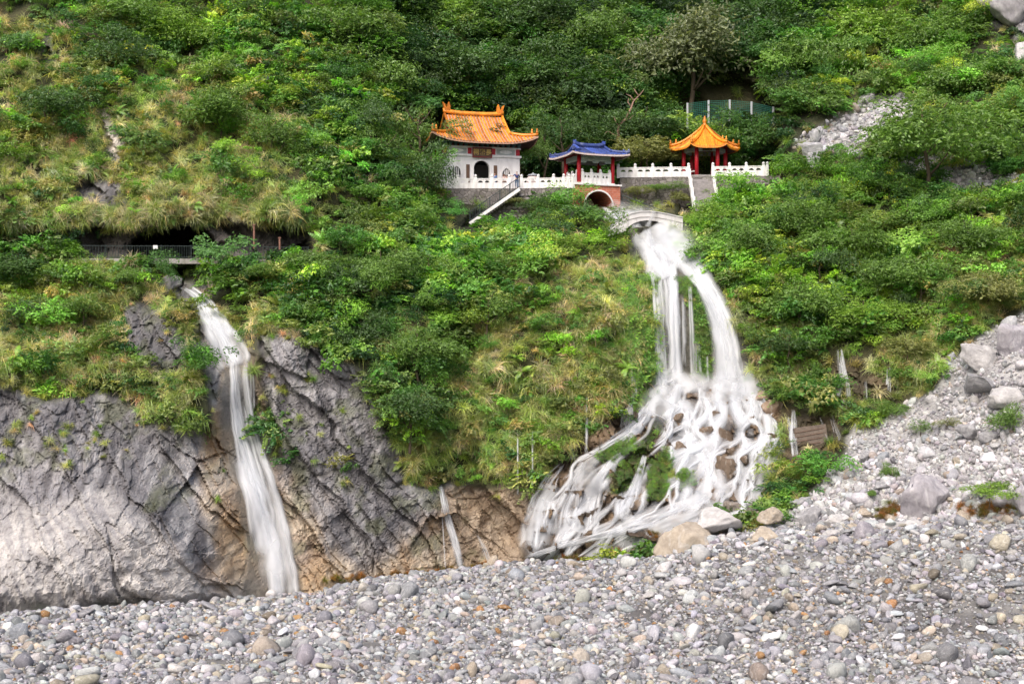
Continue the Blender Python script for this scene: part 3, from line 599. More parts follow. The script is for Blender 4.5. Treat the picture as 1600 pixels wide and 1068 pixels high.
G_OLV = ([(.13, .145, .045), (.17, .17, .06), (.10, .13, .04), (.21, .19, .08)], [3, 2, 3, 1])
T_DRY = ([(.24, .215, .135), (.22, .21, .11), (.18, .195, .08), (.28, .24, .17), (.13, .16, .05), (.24, .175, .12)], [3, 4, 3.5, 2.5, 3, .5])
T_GRN = ([(.11, .15, .035), (.15, .17, .05), (.085, .13, .03), (.19, .19, .07)], [4, 3, 3, 1.5])
# shrubs
u, v = cand(26000); k = field(u, v); patch = sst(-.35, .35, fbm(u/70, v/70, o=3, s=90))
p = (1-k['bare'])*(1-k['no'])*(1-.66*k['dry'])*(1-.75*k['creep'])*(1-.6*k['forest'])*(.28+.72*patch)*(1-k['shy']); s = rng.random(len(u)) < p
u, v = u[s], v[s]; k = {a: b[s] for a, b in k.items()}; patch = patch[s]; n = len(u)
Pp = surf(u, v)+nrm(u, v)*rng.uniform(-.15, .55, (n, 1)); sc = rng.uniform(.6, 1.45, n)*(.75+.5*patch)*(1-.3*k['dry'])
tint = pickt([G_DARK, G_MID, G_BRI, G_OLV], np.stack([.25+2.2*k['forest']+.5*(1-patch), .8+0*u, .12+1.3*k['bright']+.35*patch, .25+1.2*k['dry']], 1))
tint *= np.exp(.38*fbm(u/32, v/32, o=2, s=141)+.22*fbm(u/110, v/110, o=2, s=142))[:, None]*(1-.22*k['forest'])[:, None]; tint[:, 0] *= np.exp(.3*fbm(u/60, v/60, o=2, s=143))
rot = np.stack([rng.normal(-.35, .25, n), rng.normal(0, .25, n), rng.uniform(0, 6.28, n)], 1); rot[:, :2] = np.stack([rng.normal(0, .25, n), rng.normal(0, .25, n)], 1)
scatter('shrubbery', 'shrub', Pp, rot, np.stack([sc, sc, sc*rng.uniform(.75, 1.15, n)], 1), tint, 'dense mixed shrubs covering the whole hillside')
# crowns of the wood that reads as one mass above the shrine
u, v = cand(7000, v1=760); k = field(u, v); p = (1-k['bare'])*(1-k['no'])*np.clip(k['forest']*.9+.22+.12*k['bright'], 0, 1)*(1-.75*k['dry'])*(1-k['creep'])*(1-k['shy']); s = rng.random(len(u)) < p; u, v = u[s], v[s]; k = {a: b[s] for a, b in k.items()}; n = len(u)
sc = rng.uniform(.8, 2.1, n)*(1+.45*k['forest']); Pp = surf(u, v)+nrm(u, v)*(sc[:, None]*rng.uniform(.1, .95, (n, 1))); rot = np.stack([rng.normal(0, .2, n), rng.normal(0, .2, n), rng.uniform(0, 6.28, n)], 1)
tint = pickt([G_DARK, G_MID, G_BRI], np.stack([1.6*k['forest']+.2, .9+0*u, .2+.9*k['bright']], 1))
tint *= np.exp(.38*fbm(u/40, v/40, o=2, s=151)+rng.normal(0, .15, n))[:, None]*(1-.2*k['forest'])[:, None]
scatter('woodland_foliage', 'crown', Pp, rot, np.stack([sc, sc, sc*.9], 1), tint, 'dark broadleaf woodland reading as one mass above the shrine')
# grasses
u, v = cand(54000); k = field(u, v); patch = sst(-.3, .35, fbm(u/45, v/45, o=3, s=95))
ledge = sst(.25, .6, fbm(u/28+v/60, v/28, o=3, s=96))*k['rock']*(1-k['over'])*(1-sst(740, 800, v))*.45
p = (1-k['no'])*np.clip((1-k['bare'])*(.14+.85*k['dry']*(.35+.65*patch)+.25*k['isle'])*(1-.6*k['forest'])*(1-.8*k['creep'])+ledge, 0, 1); s = rng.random(len(u)) < p
u, v = u[s], v[s]; k = {a: b[s] for a, b in k.items()}; patch = patch[s]; n = len(u)
Pp = surf(u, v)+nrm(u, v)*rng.uniform(-.05, .25, (n, 1)); sc = rng.uniform(.55, 1.4, n)*(1-.45*k['rock'])
tint = pickt([T_DRY, T_GRN], np.stack([.35+1.1*k['dry']*patch, .9-.3*k['dry']+0*u], 1))
tint *= (1+.12*k['dry'])[:, None]
rot = np.stack([rng.normal(.45, .3, n), rng.normal(0, .25, n), rng.normal(0, .6, n)], 1)
scatter('grass_tufts', 'grass', Pp, rot, np.stack([sc, sc, sc], 1), tint, 'long drooping grass, green and straw coloured, hanging over the slopes')
# grass curtains hanging over the mouth of the cave and the ledge path
uu = np.repeat(rng.uniform(-40, 490, 46), 5)+rng.normal(0, 9, 230); vv = np.interp(uu, [-40, 60, 130, 200, 300, 400, 490], [356, 360, 344, 354, 344, 346, 356])+rng.normal(0, 8, 230)-6; n_ = len(uu); P2 = surf(uu, vv-6); P2[:, 1] -= .5
scatter('hanging_grass', 'grass', P2, np.stack([rng.normal(.9, .25, n_), rng.normal(0, .25, n_), rng.normal(0, .5, n_)], 1), np.stack([rng.uniform(.45, 1.45, n_)]*3, 1), pickt([T_DRY, T_GRN], np.ones((n_, 2)))*.9, 'grass curtains hanging over the cave mouth and ledge path')
# ferns
u, v = cand(7000); k = field(u, v); p = (1-k['bare'])*(1-k['no'])*(1-k['shy'])*(.12+.5*sst(.0, .5, fbm(u/55, v/55, o=3, s=99))+.3*pm(u, v, [(1180,480),(1420,520),(1420,600),(1180,600)], soft=20)); s = rng.random(len(u)) < p; u, v = u[s], v[s]; k = {a: b[s] for a, b in k.items()}; n = len(u)
Pp = surf(u, v)+nrm(u, v)*rng.uniform(.1, .7, (n, 1)); sc = rng.uniform(.6, 1.2, n); tint = pickt([G_MID, G_BRI, T_GRN], np.stack([1+0*u, .5+k['bright'], .5+k['dry']], 1))
scatter('fern_growth', 'fern', Pp, np.stack([rng.normal(.5, .3, n), rng.normal(0, .3, n), rng.uniform(-1, 1, n)], 1), np.stack([sc]*3, 1), tint, 'ferns sprouting between the shrubs on the slopes')
# creeper and moss mats
u, v = cand(9000); k = field(u, v); p = (1-k['no']*(1-pm(u, v, P_MOSS[4], soft=4)))*np.clip(.95*k['creep']*(1-k['rock'])+.85*k['moss']+.5*k['isle']+.10*(1-k['bare'])+.05*k['over'], 0, 1); s = rng.random(len(u)) < p
u2, v2 = [], []
for q in P_MOSS[:4]+[Z_CREEP[0], Z_CREEP[0], Z_CREEP[0], P_MOSS[4]]:
    a = np.array(q, float); uu, vv = rng.uniform(a[:, 0].min(), a[:, 0].max(), 320), rng.uniform(a[:, 1].min(), a[:, 1].max(), 320); w = psd(uu, vv, q) > -2; u2.append(uu[w]); v2.append(vv[w])
u, v = np.concatenate([u[s]]+u2), np.concatenate([v[s]]+v2); k = field(u, v); n = len(u)
Pp = surf(u, v)+nrm(u, v)*.1; sc = rng.uniform(.3, .75, n)*(1-.55*k['casc']); q = nrm(u, v); tint = pickt([G_BRI, G_MID, T_GRN], np.stack([.7+k['moss'], .8+0*u, .3+.3*k['isle']], 1))
rot = np.stack([rng.normal(1.0, .25, n), rng.normal(0, .3, n), rng.normal(0, .5, n)], 1)
tint *= (1-.4*k['moss'])[:, None]
scatter('creeper_mats', 'creeper', Pp, rot, np.stack([sc, sc, sc], 1), tint, 'bright moss and creepers clinging to the wet rock')
# rust coloured weeds where the falls reach the cobbles
zs = [((1172, 822), 30, 16, 70), ((1000, 868), 45, 9, 70), ((890, 872), 32, 8, 60), ((770, 886), 60, 5, 60), ((660, 896), 60, 5, 60), ((1390, 800), 22, 12, 40), ((1350, 840), 40, 8, 50), ((1550, 800), 60, 10, 50), ((560, 905), 60, 6, 40), ((1030, 835), 20, 8, 20)]
uu = np.concatenate([rng.normal(c[0], a*.5, m) for c, a, b, m in zs]); vv = np.concatenate([rng.normal(c[1], b*.5, m) for c, a, b, m in zs]); n = len(uu); Pp = surf(uu, vv)+nrm(uu, vv)*.3
scatter('rusty_weeds', 'grass', Pp, np.stack([rng.normal(.2, .3, n), rng.normal(0, .3, n), rng.uniform(0, 6, n)], 1), np.stack([rng.uniform(.3, .65, n)]*3, 1), mixt([(.34, .16, .05), (.26, .17, .06), (.20, .19, .05)], [3, 2, 1.5], n), 'rust brown weeds along the foot of the falls')
# rubble on the scree
u, v = cand(52000, 980, 1840, 130, 985); m = masks(u, v); p = m['scree']*(.6+.4*sst(520, 900, v)); s = rng.random(len(u)) < np.clip(p*1.2+.8*m['scree']*(v < 320), 0, 1); u, v = u[s], v[s]; n = len(u)
Pp = surf(u, v)+nrm(u, v)*.05; d_ = np.exp(rng.normal(math.log(.14), .55, n))*(.75+.5*sst(650, 850, v)); d_ = np.clip(d_, .07, .75)*np.where(v < 320, 1.5, 1)
STN = ([(.46, .46, .48), (.36, .36, .385), (.60, .59, .58), (.27, .27, .295), (.44, .38, .31), (.46, .26, .12), (.52, .46, .38)], [5, 4.5, 2.6, 1.6, 1.0, .22, 1.0])
scatter('rubble', 'rubble', Pp, rng.uniform(0, 6.28, (n, 3)), np.stack([d_]*3, 1), mixt([(.50, .49, .505), (.40, .39, .405), (.58, .57, .57), (.40, .34, .29), (.27, .265, .28)], [5, 4, 3, .8, 1.2], n, .18, .15)*.95, 'angular pale rubble strewn over the scree slope')
# cobbles
n = 100000; Y = np.sqrt(rng.uniform(74**2, 116**2, n)); X = rng.uniform(-.52, .52, n)*Y; d_ = np.clip(np.exp(rng.normal(math.log(.12), .6, n)), .05, .75)
n2 = 31000; Y2 = np.sqrt(rng.uniform(76**2, 116**2, n2)); X = np.concatenate([X, rng.uniform(-.52, .52, n2)*Y2]); Y = np.concatenate([Y, Y2]); d_ = np.concatenate([d_, rng.uniform(.05, .13, n2)]); n = len(X)
uu = 800+F*X/Y; clump = sst(-.75, -.15, fbm(X/3, Y/1.8, s=120)); keep = (rng.random(n) < .12+.88*clump) & (Y < np.interp(uu, _cu, _cy)+np.where(uu > 1000, 6, 3)); X, Y, d_, uu = X[keep], Y[keep], d_[keep], uu[keep]; n = len(X)
Zb = bed_z(X, Y)+d_*rng.uniform(.05, .35, n); tint = mixt(*STN, n, .24, .12)*.82; rot = np.stack([rng.normal(0, .35, n), rng.normal(0, .35, n), rng.uniform(0, 6.28, n)], 1)
scv = np.stack([d_*rng.uniform(.9, 1.25, n), d_*rng.uniform(.75, 1.0, n), d_*rng.uniform(.75, 1.15, n)], 1)
inview = (np.abs(uu-800) < 790) & (534+F*(CZ-Zb)/Y < 1066); big = np.zeros(n, bool); big[np.argsort(-(d_/Y)*inview)[:300]] = True
scatter('river_cobbles', 'cobble', np.stack([X, Y, Zb], 1)[~big], rot[~big], scv[~big], tint[~big], 'grey and white cobbles carpeting the riverbed')
rs_m = [stone(60+i, M['stone_o'], 7+i % 5, flat=(.55, .65, .75, .85)[i % 4], name='river_stone') for i in range(12)]
for q in np.where(big)[0]:
    t = tint[q]; o = link('river_stone', rs_m[int(rng.integers(12))]); o.location = (X[q], Y[q], Zb[q]+.05); o.rotation_euler = rot[q]; o.scale = scv[q]; o.color = (*[float(c) for c in t], 1)
    lum = t.mean(); orange = t[0] > t[2]*2.2; tan = t[0] > t[2]*1.25
    lb = 'rust orange stone standing out among the grey cobbles' if orange else 'tan stone among the larger stones of the cobble bed' if tan else 'whitish stone among the larger stones of the cobble bed' if lum > .52 else 'dark slate grey stone among the larger stones of the cobble bed' if lum < .31 else 'mid grey stone among the larger stones of the cobble bed'
    tag(o, lb, 'stone', 'larger stones of the river bed, '+lb.split(' ')[0]+' ones')
# ------------------------------------------------------------------ terraces, paths
def slab(name, pts, z0, z1, mat, label, kind='structure'):   # plan outline (x, y) extruded
    n = len(pts); v = [(x, y, z) for z in (z0, z1) for x, y in pts]
    f = [tuple(range(n-1, -1, -1)), tuple(range(n, 2*n))]+[(i, (i+1) % n, n+(i+1) % n, n+i) for i in range(n)]
    return tag(MB().add(v, f).build(name, mat), label, kind=kind)
def px(u, Y): return ((u-800)/F*Y, Y)
def rubblemat():
    m, t, out = newmat('rubble_masonry'); b = N(t, 'BsdfPrincipled'); tc = N(t, 'TexCoord').outputs['Object']
    vo = N(t, 'TexVoronoi', i_Scale=2.2); t.links.new(tc, vo.inputs['Vector']); ve = N(t, 'TexVoronoi', feature='DISTANCE_TO_EDGE', i_Scale=2.2); t.links.new(tc, ve.inputs['Vector'])
    c = ramp(t, N(t, 'SeparateColor').outputs[0] if False else vo.outputs['Color'], [(0, (.12, .105, .10)), (.6, (.22, .20, .195)), (1, (.33, .30, .28))])
    c = mixc(t, 'MULTIPLY', 1, c, ramp(t, ve.outputs['Distance'], [(0, (.4, .38, .35)), (.06, (1, 1, 1))]))
    c = mixc(t, 'MIX', ramp(t, noise(t, tc, .8, 6, .7), [(.52, (0, 0, 0)), (.7, (.6, .6, .6))]), c, (.10, .11, .045))
    t.links.new(c, b.inputs['Base Color']); b.inputs['Roughness'].default_value = .9
    t.links.new(bump(t, ramp(t, ve.outputs['Distance'], [(0, (0,)*3), (.1, (1,)*3)]), .6, .08), b.inputs['Normal']); t.links.new(b.outputs[0], out.inputs[0]); return m
M['rubblewall'] = rubblemat()
ZT, ZR = 35.72, 36.95
slab('shrine_terrace', [px(680, 144.2), px(818, 144.2), px(899, 142.7), px(899, 149), px(850, 162), px(680, 162)], ZT-5.0, ZT, M['rubblewall'], 'stone terrace carrying the shrine hall')
slab('pavilion_terrace', [px(969, 145.3), px(1219, 143.6), px(1219, 162), px(960, 162)], ZR-4.4, ZR, M['rubblewall'], 'stone terrace carrying the orange pavilion')
slab('cave_path', [px(100, 123.6), px(300, 124.2), px(490, 126.2), px(490, 134), px(300, 141), px(200, 141), px(100, 131)], 26.9, 27.35, M['concrete'], 'narrow path running along the rock ledge')
# ------------------------------------------------------------------ roofs
def sweep_box(mb, pts, w, h):
    pts = [Vector(p) for p in pts]; v = []
    for i, p in enumerate(pts):
        t = (pts[min(i+1, len(pts)-1)]-pts[max(i-1, 0)]).normalized(); s = t.cross(Vector((0, 0, 1))).normalized()
        v += [p-s*w/2, p+s*w/2, p+s*w*.32+Vector((0, 0, h)), p-s*w*.32+Vector((0, 0, h))]
    n = len(pts); f = [(4*i+a, 4*i+(a+1) % 4, 4*i+4+(a+1) % 4, 4*i+4+a) for i in range(n-1) for a in range(4)]+[(3, 2, 1, 0), tuple(4*n-4+a for a in range(4))]
    return mb.add(v, f)
def tile_rows(parent, paths, r, mat):
    for pts in paths:
        if len(pts) < 2 or (Vector(pts[0])-Vector(pts[-1])).length < .15: continue
        v = []; pts = [Vector(p) for p in pts]
        for i, p in enumerate(pts):
            t = (pts[min(i+1, len(pts)-1)]-pts[max(i-1, 0)]).normalized(); s = t.cross(Vector((0, 0, 1))).normalized(); n = s.cross(t)
            v += [p+s*r*math.cos(a)+n*r*1.15*math.sin(a) for a in (0, .8, math.pi/2, math.pi-.8, math.pi)]
        k = len(pts); f = [(5*i+a, 5*i+a+1, 5*i+6+a, 5*i+5+a) for i in range(k-1) for a in range(4)]+[(0, 1, 2, 3, 4), tuple(5*k-1-a for a in range(5))]
        MB().add(v, f).build('roof_tile_row', mat, parent, True)
def hip_gable(root, yr, zr, ye, ze, hr, he, tg, upt, tile, bedm, gable, sp=.32, rr=.1, edge='white', prong=1.0):
    dep = yr-ye
    def prof(t): return zr-(zr-ze)*(1.32*t-.32*t*t)
    def hw(t): return hr if t <= tg else hr+(he-hr)*((t-tg)/(1-tg))
    def up(s, t): return upt*abs(s)**3.5*max(0, (t-.45)/.55)**2
    def fr(s, t, dz=0, sg=1): return (s*hw(t), yr-sg*dep*t, prof(t)+up(s, t)+dz)
    def sd(s, t, dz=0, sg=1): return (sg*hw(t), yr+s*dep*t, prof(t)+up(s, t)+dz)
    mb = MB(); so = MB()
    for sg in (1, -1):
        for m, dz in ((mb, 0), (so, -.17)):
            m.grid(lambda a, b: fr(2*a-1, b, dz, sg), 24, 16); m.grid(lambda a, b: sd(2*a-1, tg+(1-tg)*b, dz, sg), 20, 8)
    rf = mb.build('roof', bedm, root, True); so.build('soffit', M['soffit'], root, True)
    ed = MB()
    for fn in (fr, sd):
        for sg in (1, -1):
            sweep_box(ed, [fn(-1+2*i/24, 1, -.19, sg) for i in range(25)], .1, .17)
    ed.build('eave_edge', M[edge], root)
    paths = []; n = int(he/sp)
    for i in range(-n, n+1):
        x = i*sp; t0 = 0.02 if abs(x) <= hr-.12 else tg+(abs(x)-hr)/(he-hr)*(1-tg)+.02
        if t0 > .96: continue
        for sg in ((1, -1) if sg_back else (1,)): paths.append([fr(x/hw(t), t, .0, sg) for t in np.linspace(t0, 1.015, 9)])
    ns = int(dep/sp)
    for sgn in (-1, 1):
        for i in range(-ns, ns+1):
            y = i*sp; t0 = max(tg, abs(y)/dep+.02)
            if t0 < .96: paths.append([sd(y/(dep*t), t, 0, sgn) for t in np.linspace(t0, 1.015, 6)])
    tile_rows(rf, paths, rr, tile)
    sweep_box(MB(), [(hr*1.03*(i/8-1), yr, prof(0)+.0+.22*abs(i/8-1)**3) for i in range(17)], .34, .42).build('main_ridge', tile, root, True)
    for sgx in (-1, 1):
        for sg in (1, -1):
            sweep_box(MB(), [fr(sgx*.985, t, .02, sg) for t in np.linspace(0, tg, 8)], .26, .3).build('gable_ridge', tile, root, True)
            hp = [fr(sgx, t, .02, sg) for t in np.linspace(tg, 1, 8)]
            rg = sweep_box(MB(), hp, .24, .28).build('hip_ridge', tile, root, True)
            e = Vector(hp[-1]); q = (e-Vector(hp[-3])).normalized()
            for k in range(2):
                b = e-q*(.12+.55*k)+Vector((0, 0, .24)); MB().lathe([(.13, 0), (.15, .12*prong), (.07, .26*prong), (.10, .38*prong), (.02, .5*prong)], 7, b).build('roof_figure', tile, rg, True)
        g = MB(); x = sgx*(hr-.22); yb = dep*tg; zb = prof(tg)-.05
        gp = [(x, yr-dep*t, prof(t)-.1) for t in np.linspace(tg, 0, 7)]+[(x, yr+dep*t, prof(t)-.1) for t in np.linspace(0, tg, 7)[1:]]
        m = len(gp); g.add(gp+[(x-sgx*.1, p[1], p[2]) for p in gp], [tuple(range(m)), tuple(range(2*m-1, m-1, -1))]+[(i, (i+1) % m, m+(i+1) % m, m+i) for i in range(m)])
        g.build('gable', M[gable], root)
        s = prong; po = [(0, 0), (.62*s, 0), (.66*s, .35*s), (.78*s, .8*s), (.55*s, .62*s), (.46*s, .34*s), (.34*s, .3*s), (.30*s, .55*s), (.16*s, .85*s), (.02*s, .5*s)]
        po = [(sgx*(hr*1.0-.62*s+a), prof(0)+.42+b) for a, b in po]
        MB().plate(po, [], yr-.14, yr+.14).build('ridge_ornament', tile, root)
    return rf
sg_back = False
# ------------------------------------------------------------------ shrine hall
def ell(cx, cz, rx, rz, n=24, a0=0, a1=2*math.pi, close=True): return [(cx+rx*math.cos(a0+(a1-a0)*i/(n if close else n-1)), cz+rz*math.sin(a0+(a1-a0)*i/(n if close else n-1))) for i in range(n)]
def arch(cx, w, h, z0=0, n=14): return [(cx+w/2, z0)]+ell(cx, z0+h-w/2, w/2, w/2, n, 0, math.pi, False)+[(cx-w/2, z0)]
p0 = wp(752.5, 297, 147); sh = thing('shrine_hall', 'white shrine hall with orange glazed hip-and-gable roof on the cliff terrace', 'shrine', (p0.x, p0.y, ZT), R(18))
door = arch(0, 1.72, 3.1, .12); win = [ell(s*2.72, 1.72, .46, .78) for s in (-1, 1)]
hwW = 4.2
MB().plate([(-hwW, 0), (hwW, 0), (hwW, 3.62), (-hwW, 3.62)], [door]+win, 0, .32).build('front_wall', M['whitewall'], sh)
MB().box(-hwW, -hwW+.32, .321, 5.7, 0, 3.62).build('side_wall', M['whitewall'], sh); MB().box(hwW-.32, hwW, .321, 5.7, 0, 3.62).build('side_wall', M['whitewall'], sh)
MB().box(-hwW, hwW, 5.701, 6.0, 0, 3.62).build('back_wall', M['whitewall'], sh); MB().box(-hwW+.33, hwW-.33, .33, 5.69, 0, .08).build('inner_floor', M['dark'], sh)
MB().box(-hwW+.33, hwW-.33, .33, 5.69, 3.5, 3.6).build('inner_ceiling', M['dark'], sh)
MB().plate(arch(0, 2.1, 3.3, .0), [door], -.07, -.002).build('door_surround', M['white'], sh)
for s, h in zip((-1, 1), win):
    w = MB().plate(ell(s*2.72, 1.72, .64, .98), [h], -.06, -.002).build('window', M['white'], sh)
    for xx in (-.2, 0, .2): MB().box(s*2.72+xx-.05, s*2.72+xx+.05, .05, .13, 1.0, 2.44).build('window_bar', M['white'], w)
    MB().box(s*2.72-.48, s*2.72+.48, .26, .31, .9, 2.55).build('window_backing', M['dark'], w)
for s in (-1, 1): MB().box(s*1.5-.18, s*1.5+.18, -.08, -.003, .35, 2.75).build('couplet_board', M['brown'], sh)
MB().box(-hwW-.14, hwW+.14, -.16, 6.1, 3.621, 3.84).build('cornice', M['white'], sh)
MB().box(-hwW+.02, hwW-.02, .02, 5.95, 3.841, 4.52).build('frieze', M['whitewall'], sh)
for x in (-3.98, -1.3, 1.3, 3.98): MB().box(x-.2, x+.2, -.03, .018, 3.86, 4.50).build('red_panel', M['red'], sh)
for y in (.3, 2.9, 5.6): MB().box(-hwW-.01, -hwW+.018, y-.2, y+.2, 3.86, 4.50).build('red_panel', M['red'], sh)
for s in (-1, 1):
    c = MB().box(s*2.64-1.0, s*2.64+1.0, -.01, .018, 3.92, 4.46).build('frieze_panel', M['cartouche'], sh)
    MB().plate(ell(s*2.64, 4.19, .68, .2, 20), [], -.025, -.012).build('oval_medallion', M['white'], c)
MB().box(-hwW-.1, hwW+.1, -.1, 6.05, 4.521, 4.66).build('frieze_cap', M['white'], sh)
MB().box(-hwW+.1, hwW-.1, .1, 5.9, 4.661, 5.25).build('bracket_beam', M['darkred'], sh)
for i in range(15):
    x = -4.0+8.0*i/14
    MB().plate([(x-.1, 4.67), (x+.1, 4.67), (x+.13, 4.86), (x+.22, 4.9), (x+.22, 5.12), (x-.22, 5.12), (x-.22, 4.9), (x-.13, 4.86)], [], -.42, .09).build('roof_bracket', M['teal'], sh)
for i in range(9):
    y = .3+5.4*i/8; MB().box(-hwW-.35, -hwW+.09, y-.14, y+.14, 4.67, 5.1).build('roof_bracket', M['teal'], sh)
hip_gable(sh, 3.0, 8.35, -1.45, 5.0, 3.25, 5.75, .62, .85, M['orange'], M['tilebed'], 'darkred', sp=.34, rr=.10, edge='tilebed', prong=1.1)
pl = MB().box(-.98, .98, -.26, -.1, 3.58, 4.46).build('name_plaque', M['brown'], sh)
MB().plate([(-1.06, 3.5), (1.06, 3.5), (1.06, 4.54), (-1.06, 4.54)], [[(-.97, 3.59), (.97, 3.59), (.97, 4.45), (-.97, 4.45)]], -.3, -.2).build('plaque_frame', M['darkred'], pl)
def lettering(text, size, loc, mat, parent, name='inscription'):
    cu = bpy.data.curves.new(name, 'FONT'); cu.body = text; cu.size = size; cu.extrude = .02; cu.align_x = 'CENTER'; cu.align_y = 'CENTER'; cu.space_character = 1.05; cu.offset = .012
    t = bpy.data.objects.new(name, cu); C.objects.link(t); bpy.context.view_layer.update()
    me = bpy.data.meshes.new_from_object(t.evaluated_get(bpy.context.evaluated_depsgraph_get())); bpy.data.objects.remove(t)
    me.materials.clear(); me.materials.append(mat); me.transform(Matrix.Rotation(R(90), 4, 'X'))
    o = link(name, me, parent); o.location = loc; return o
lettering('祠春長', .66, (0, -.29, 4.02), M['gold'], pl)
# small plants rooted on the shrine roof are part of the moss in the tile colour; two real sprouts
LO = M['leaf_o']; tuft_m = bush(301, LO, 1, 160, .24, 5, .6)
for x, y, z, s, lb in ((-2.9, -.15, 5.55, .75, 'dark green sprout growing on the orange shrine roof, by its corner eave'), (1.9, .75, 6.3, .8, 'green sprout growing in the middle of the orange shrine roof'), (2.7, 1.6, 7.0, .7, 'olive sprout high on the orange shrine roof, under the ridge ornament')):
    q = Matrix.Rotation(R(18), 4, 'Z')@Vector((x, y, z))+sh.location; o = link('roof_plant', tuft_m); o.location = q; o.scale = (s, s, s*.8); o.color = (.07, .14, .04, 1) if 'olive' not in lb else (.15, .17, .05, 1); tag(o, lb, 'plant', 'plants on the shrine roof')
# ------------------------------------------------------------------ balustrades
_cap = MB().lathe([(.09, 0), (.15, .05), (.15, .16), (.12, .24), (.03, .3)], 8).mesh('post_cap', M['white'], True)
_post = MB().box(-.14, .14, -.14, .14, 0, 1.18).mesh('post', M['white'])
def balustrade(label, pts, h=1.0, group='white marble balustrades'):
    b = Vector(pts[0]); t = thing('marble_balustrade', label, 'balustrade', b, 0, group); P_ = [Vector(p)-b for p in pts]; k = h
    for i, p in enumerate(P_):
        a = math.atan2((P_[min(i+1, len(P_)-1)]-P_[max(i-1, 0)]).y, (P_[min(i+1, len(P_)-1)]-P_[max(i-1, 0)]).x)
        o = link('post', _post, t); o.location = p; o.rotation_euler.z = a; o.scale.z = k
        c = link('post_cap', _cap, o); c.location = (0, 0, 1.18)
    for p, q in zip(P_, P_[1:]):
        d_ = (q-p); L = d_.length; a = math.atan2(d_.y, d_.x); hl = math.hypot(d_.x, d_.y); dz = d_.z/hl
        def slp(x, z): return (x, z+dz*x)
        x0, x1 = .141, hl-.141
        if x1-x0 < .1: continue
        out = [slp(x0, .05*k), slp(x1, .05*k), slp(x1, .98*k), slp(x0, .98*k)]; holes = []
        m = 2 if hl > .9 else 1
        for j in range(m):
            a0 = x0+(x1-x0)*(j+.12)/m; a1 = x0+(x1-x0)*(j+.88)/m; mid = (a0+a1)/2
            holes.append([slp(a0, .62*k), slp(a1, .62*k), slp(a1-.06, .72*k), slp(lerp(mid, a1, .45), .82*k), slp(lerp(mid, a0, .45), .82*k), slp(a0+.06, .72*k)])
        o = MB().plate(out, holes, -.06, .06).build('panel', M['white'], t); o.location = p; o.rotation_euler.z = a
        r = MB().add([(x, y, z+dz*x) for x, z in ((x0, .981*k), (x1, .981*k), (x1, 1.07*k), (x0, 1.07*k)) for y in (-.1, .1)], [(0, 2, 4, 6), (1, 7, 5, 3), (0, 1, 3, 2), (2, 3, 5, 4), (4, 5, 7, 6), (6, 7, 1, 0)]).build('hand_rail', M['white'], t); r.location = p; r.rotation_euler.z = a
    return t
def zp(u, Y, z): return ((u-800)/F*Y, Y, z)
balustrade('white marble balustrade before the shrine door, ending at the metal stair rail', [zp(u, 144.5, ZT) for u in (690, 716, 743, 769, 796)])
balustrade('white marble balustrade between the shrine stair and the blue-roofed pavilion', [zp(815, 144.5, ZT), zp(841, 144.3, ZT), zp(865, 143.9, ZT), zp(881, 143.4, ZT-.05), zp(889, 142.9, ZT-.12), zp(896, 142.3, ZT-.2)])
balustrade('white marble balustrade from the blue-roofed pavilion to the stone stairs', [zp(u, Y, ZR) for u, Y in ((966, 145.6), (992.5, 145.4), (1020, 145.2), (1048.5, 145.0), (1076, 144.9))])
balustrade('white marble balustrade of the stone stairs reaching into the bushes', [zp(u, Y, ZR) for u, Y in ((1114, 144.6), (1140, 144.4), (1166, 144.2), (1193, 144.0), (1199, 143.9))])
# ------------------------------------------------------------------ blue-roofed bridge pavilion
p0 = wp(931, 287.5, 143.6); ZB = 36.08; RB = R(22)
bp = thing('bridge_pavilion', 'red-columned pavilion with blue glazed roof over the stream', 'pavilion', (p0.x, p0.y, ZB), RB)
for x in (-1.9, 1.9):
    for y in (0, 3.2):
        c = MB().lathe([(.2, .1), (.2, 2.95)], 14, (x, y, 0)).build('column', M['red'], bp, True); MB().lathe([(.3, .0), (.3, .06), (.24, .12)], 14, (x, y, 0)).build('column_base', M['white'], c, True)
for y in (0, 3.2): MB().box(-1.68, 1.68, y-.1, y+.1, 2.35, 2.85).build('painted_beam', M['paint'], bp)
for x in (-1.9, 1.9): MB().box(x-.1, x+.1, .21, 2.99, 2.35, 2.85).build('painted_beam', M['paint'], bp)
MB().box(-2.15, 2.15, -.25, 3.45, 2.96, 3.12).build('eave_beam', M['darkred'], bp)
for x in (-1.4, 0, 1.4): MB().plate([(x-.45, 2.34), (x-.3, 2.15), (x+.3, 2.15), (x+.45, 2.34)], [], -.03, .03).build('carved_bracket', M['paint'], bp)
hip_gable(bp, 1.6, 3.95, -1.35, 2.92, 1.75, 3.2, .48, .2, M['blue'], M['bluebed'], 'red', sp=.26, rr=.08, edge='pink', prong=.38)
MBr = Matrix.Translation(bp.location)@Matrix.Rotation(RB, 4, 'Z')
balustrade('white balustrade filling the front of the blue-roofed pavilion', [MBr@Vector((x, -.05, 0)) for x in (-1.55, -.52, .5, 1.52)], 1.05)
balustrade('white balustrade inside the blue-roofed pavilion between its side columns', [MBr@Vector((-1.9, y, 0)) for y in (.45, 1.6, 2.8)], 1.0)
balustrade('white balustrade at the back of the blue-roofed pavilion', [MBr@Vector((x, 3.2, 0)) for x in (-1.55, 0, 1.5)], 1.0)
bb = thing('brick_bridge', 'red brick arch bridge with white arch ring under the blue-roofed pavilion', 'bridge', (p0.x, p0.y, ZB), RB)
hb, zb = 2.55, -2.6
ar = ell(.1, -2.25, 1.55, 1.5, 21, 0, math.pi, False)
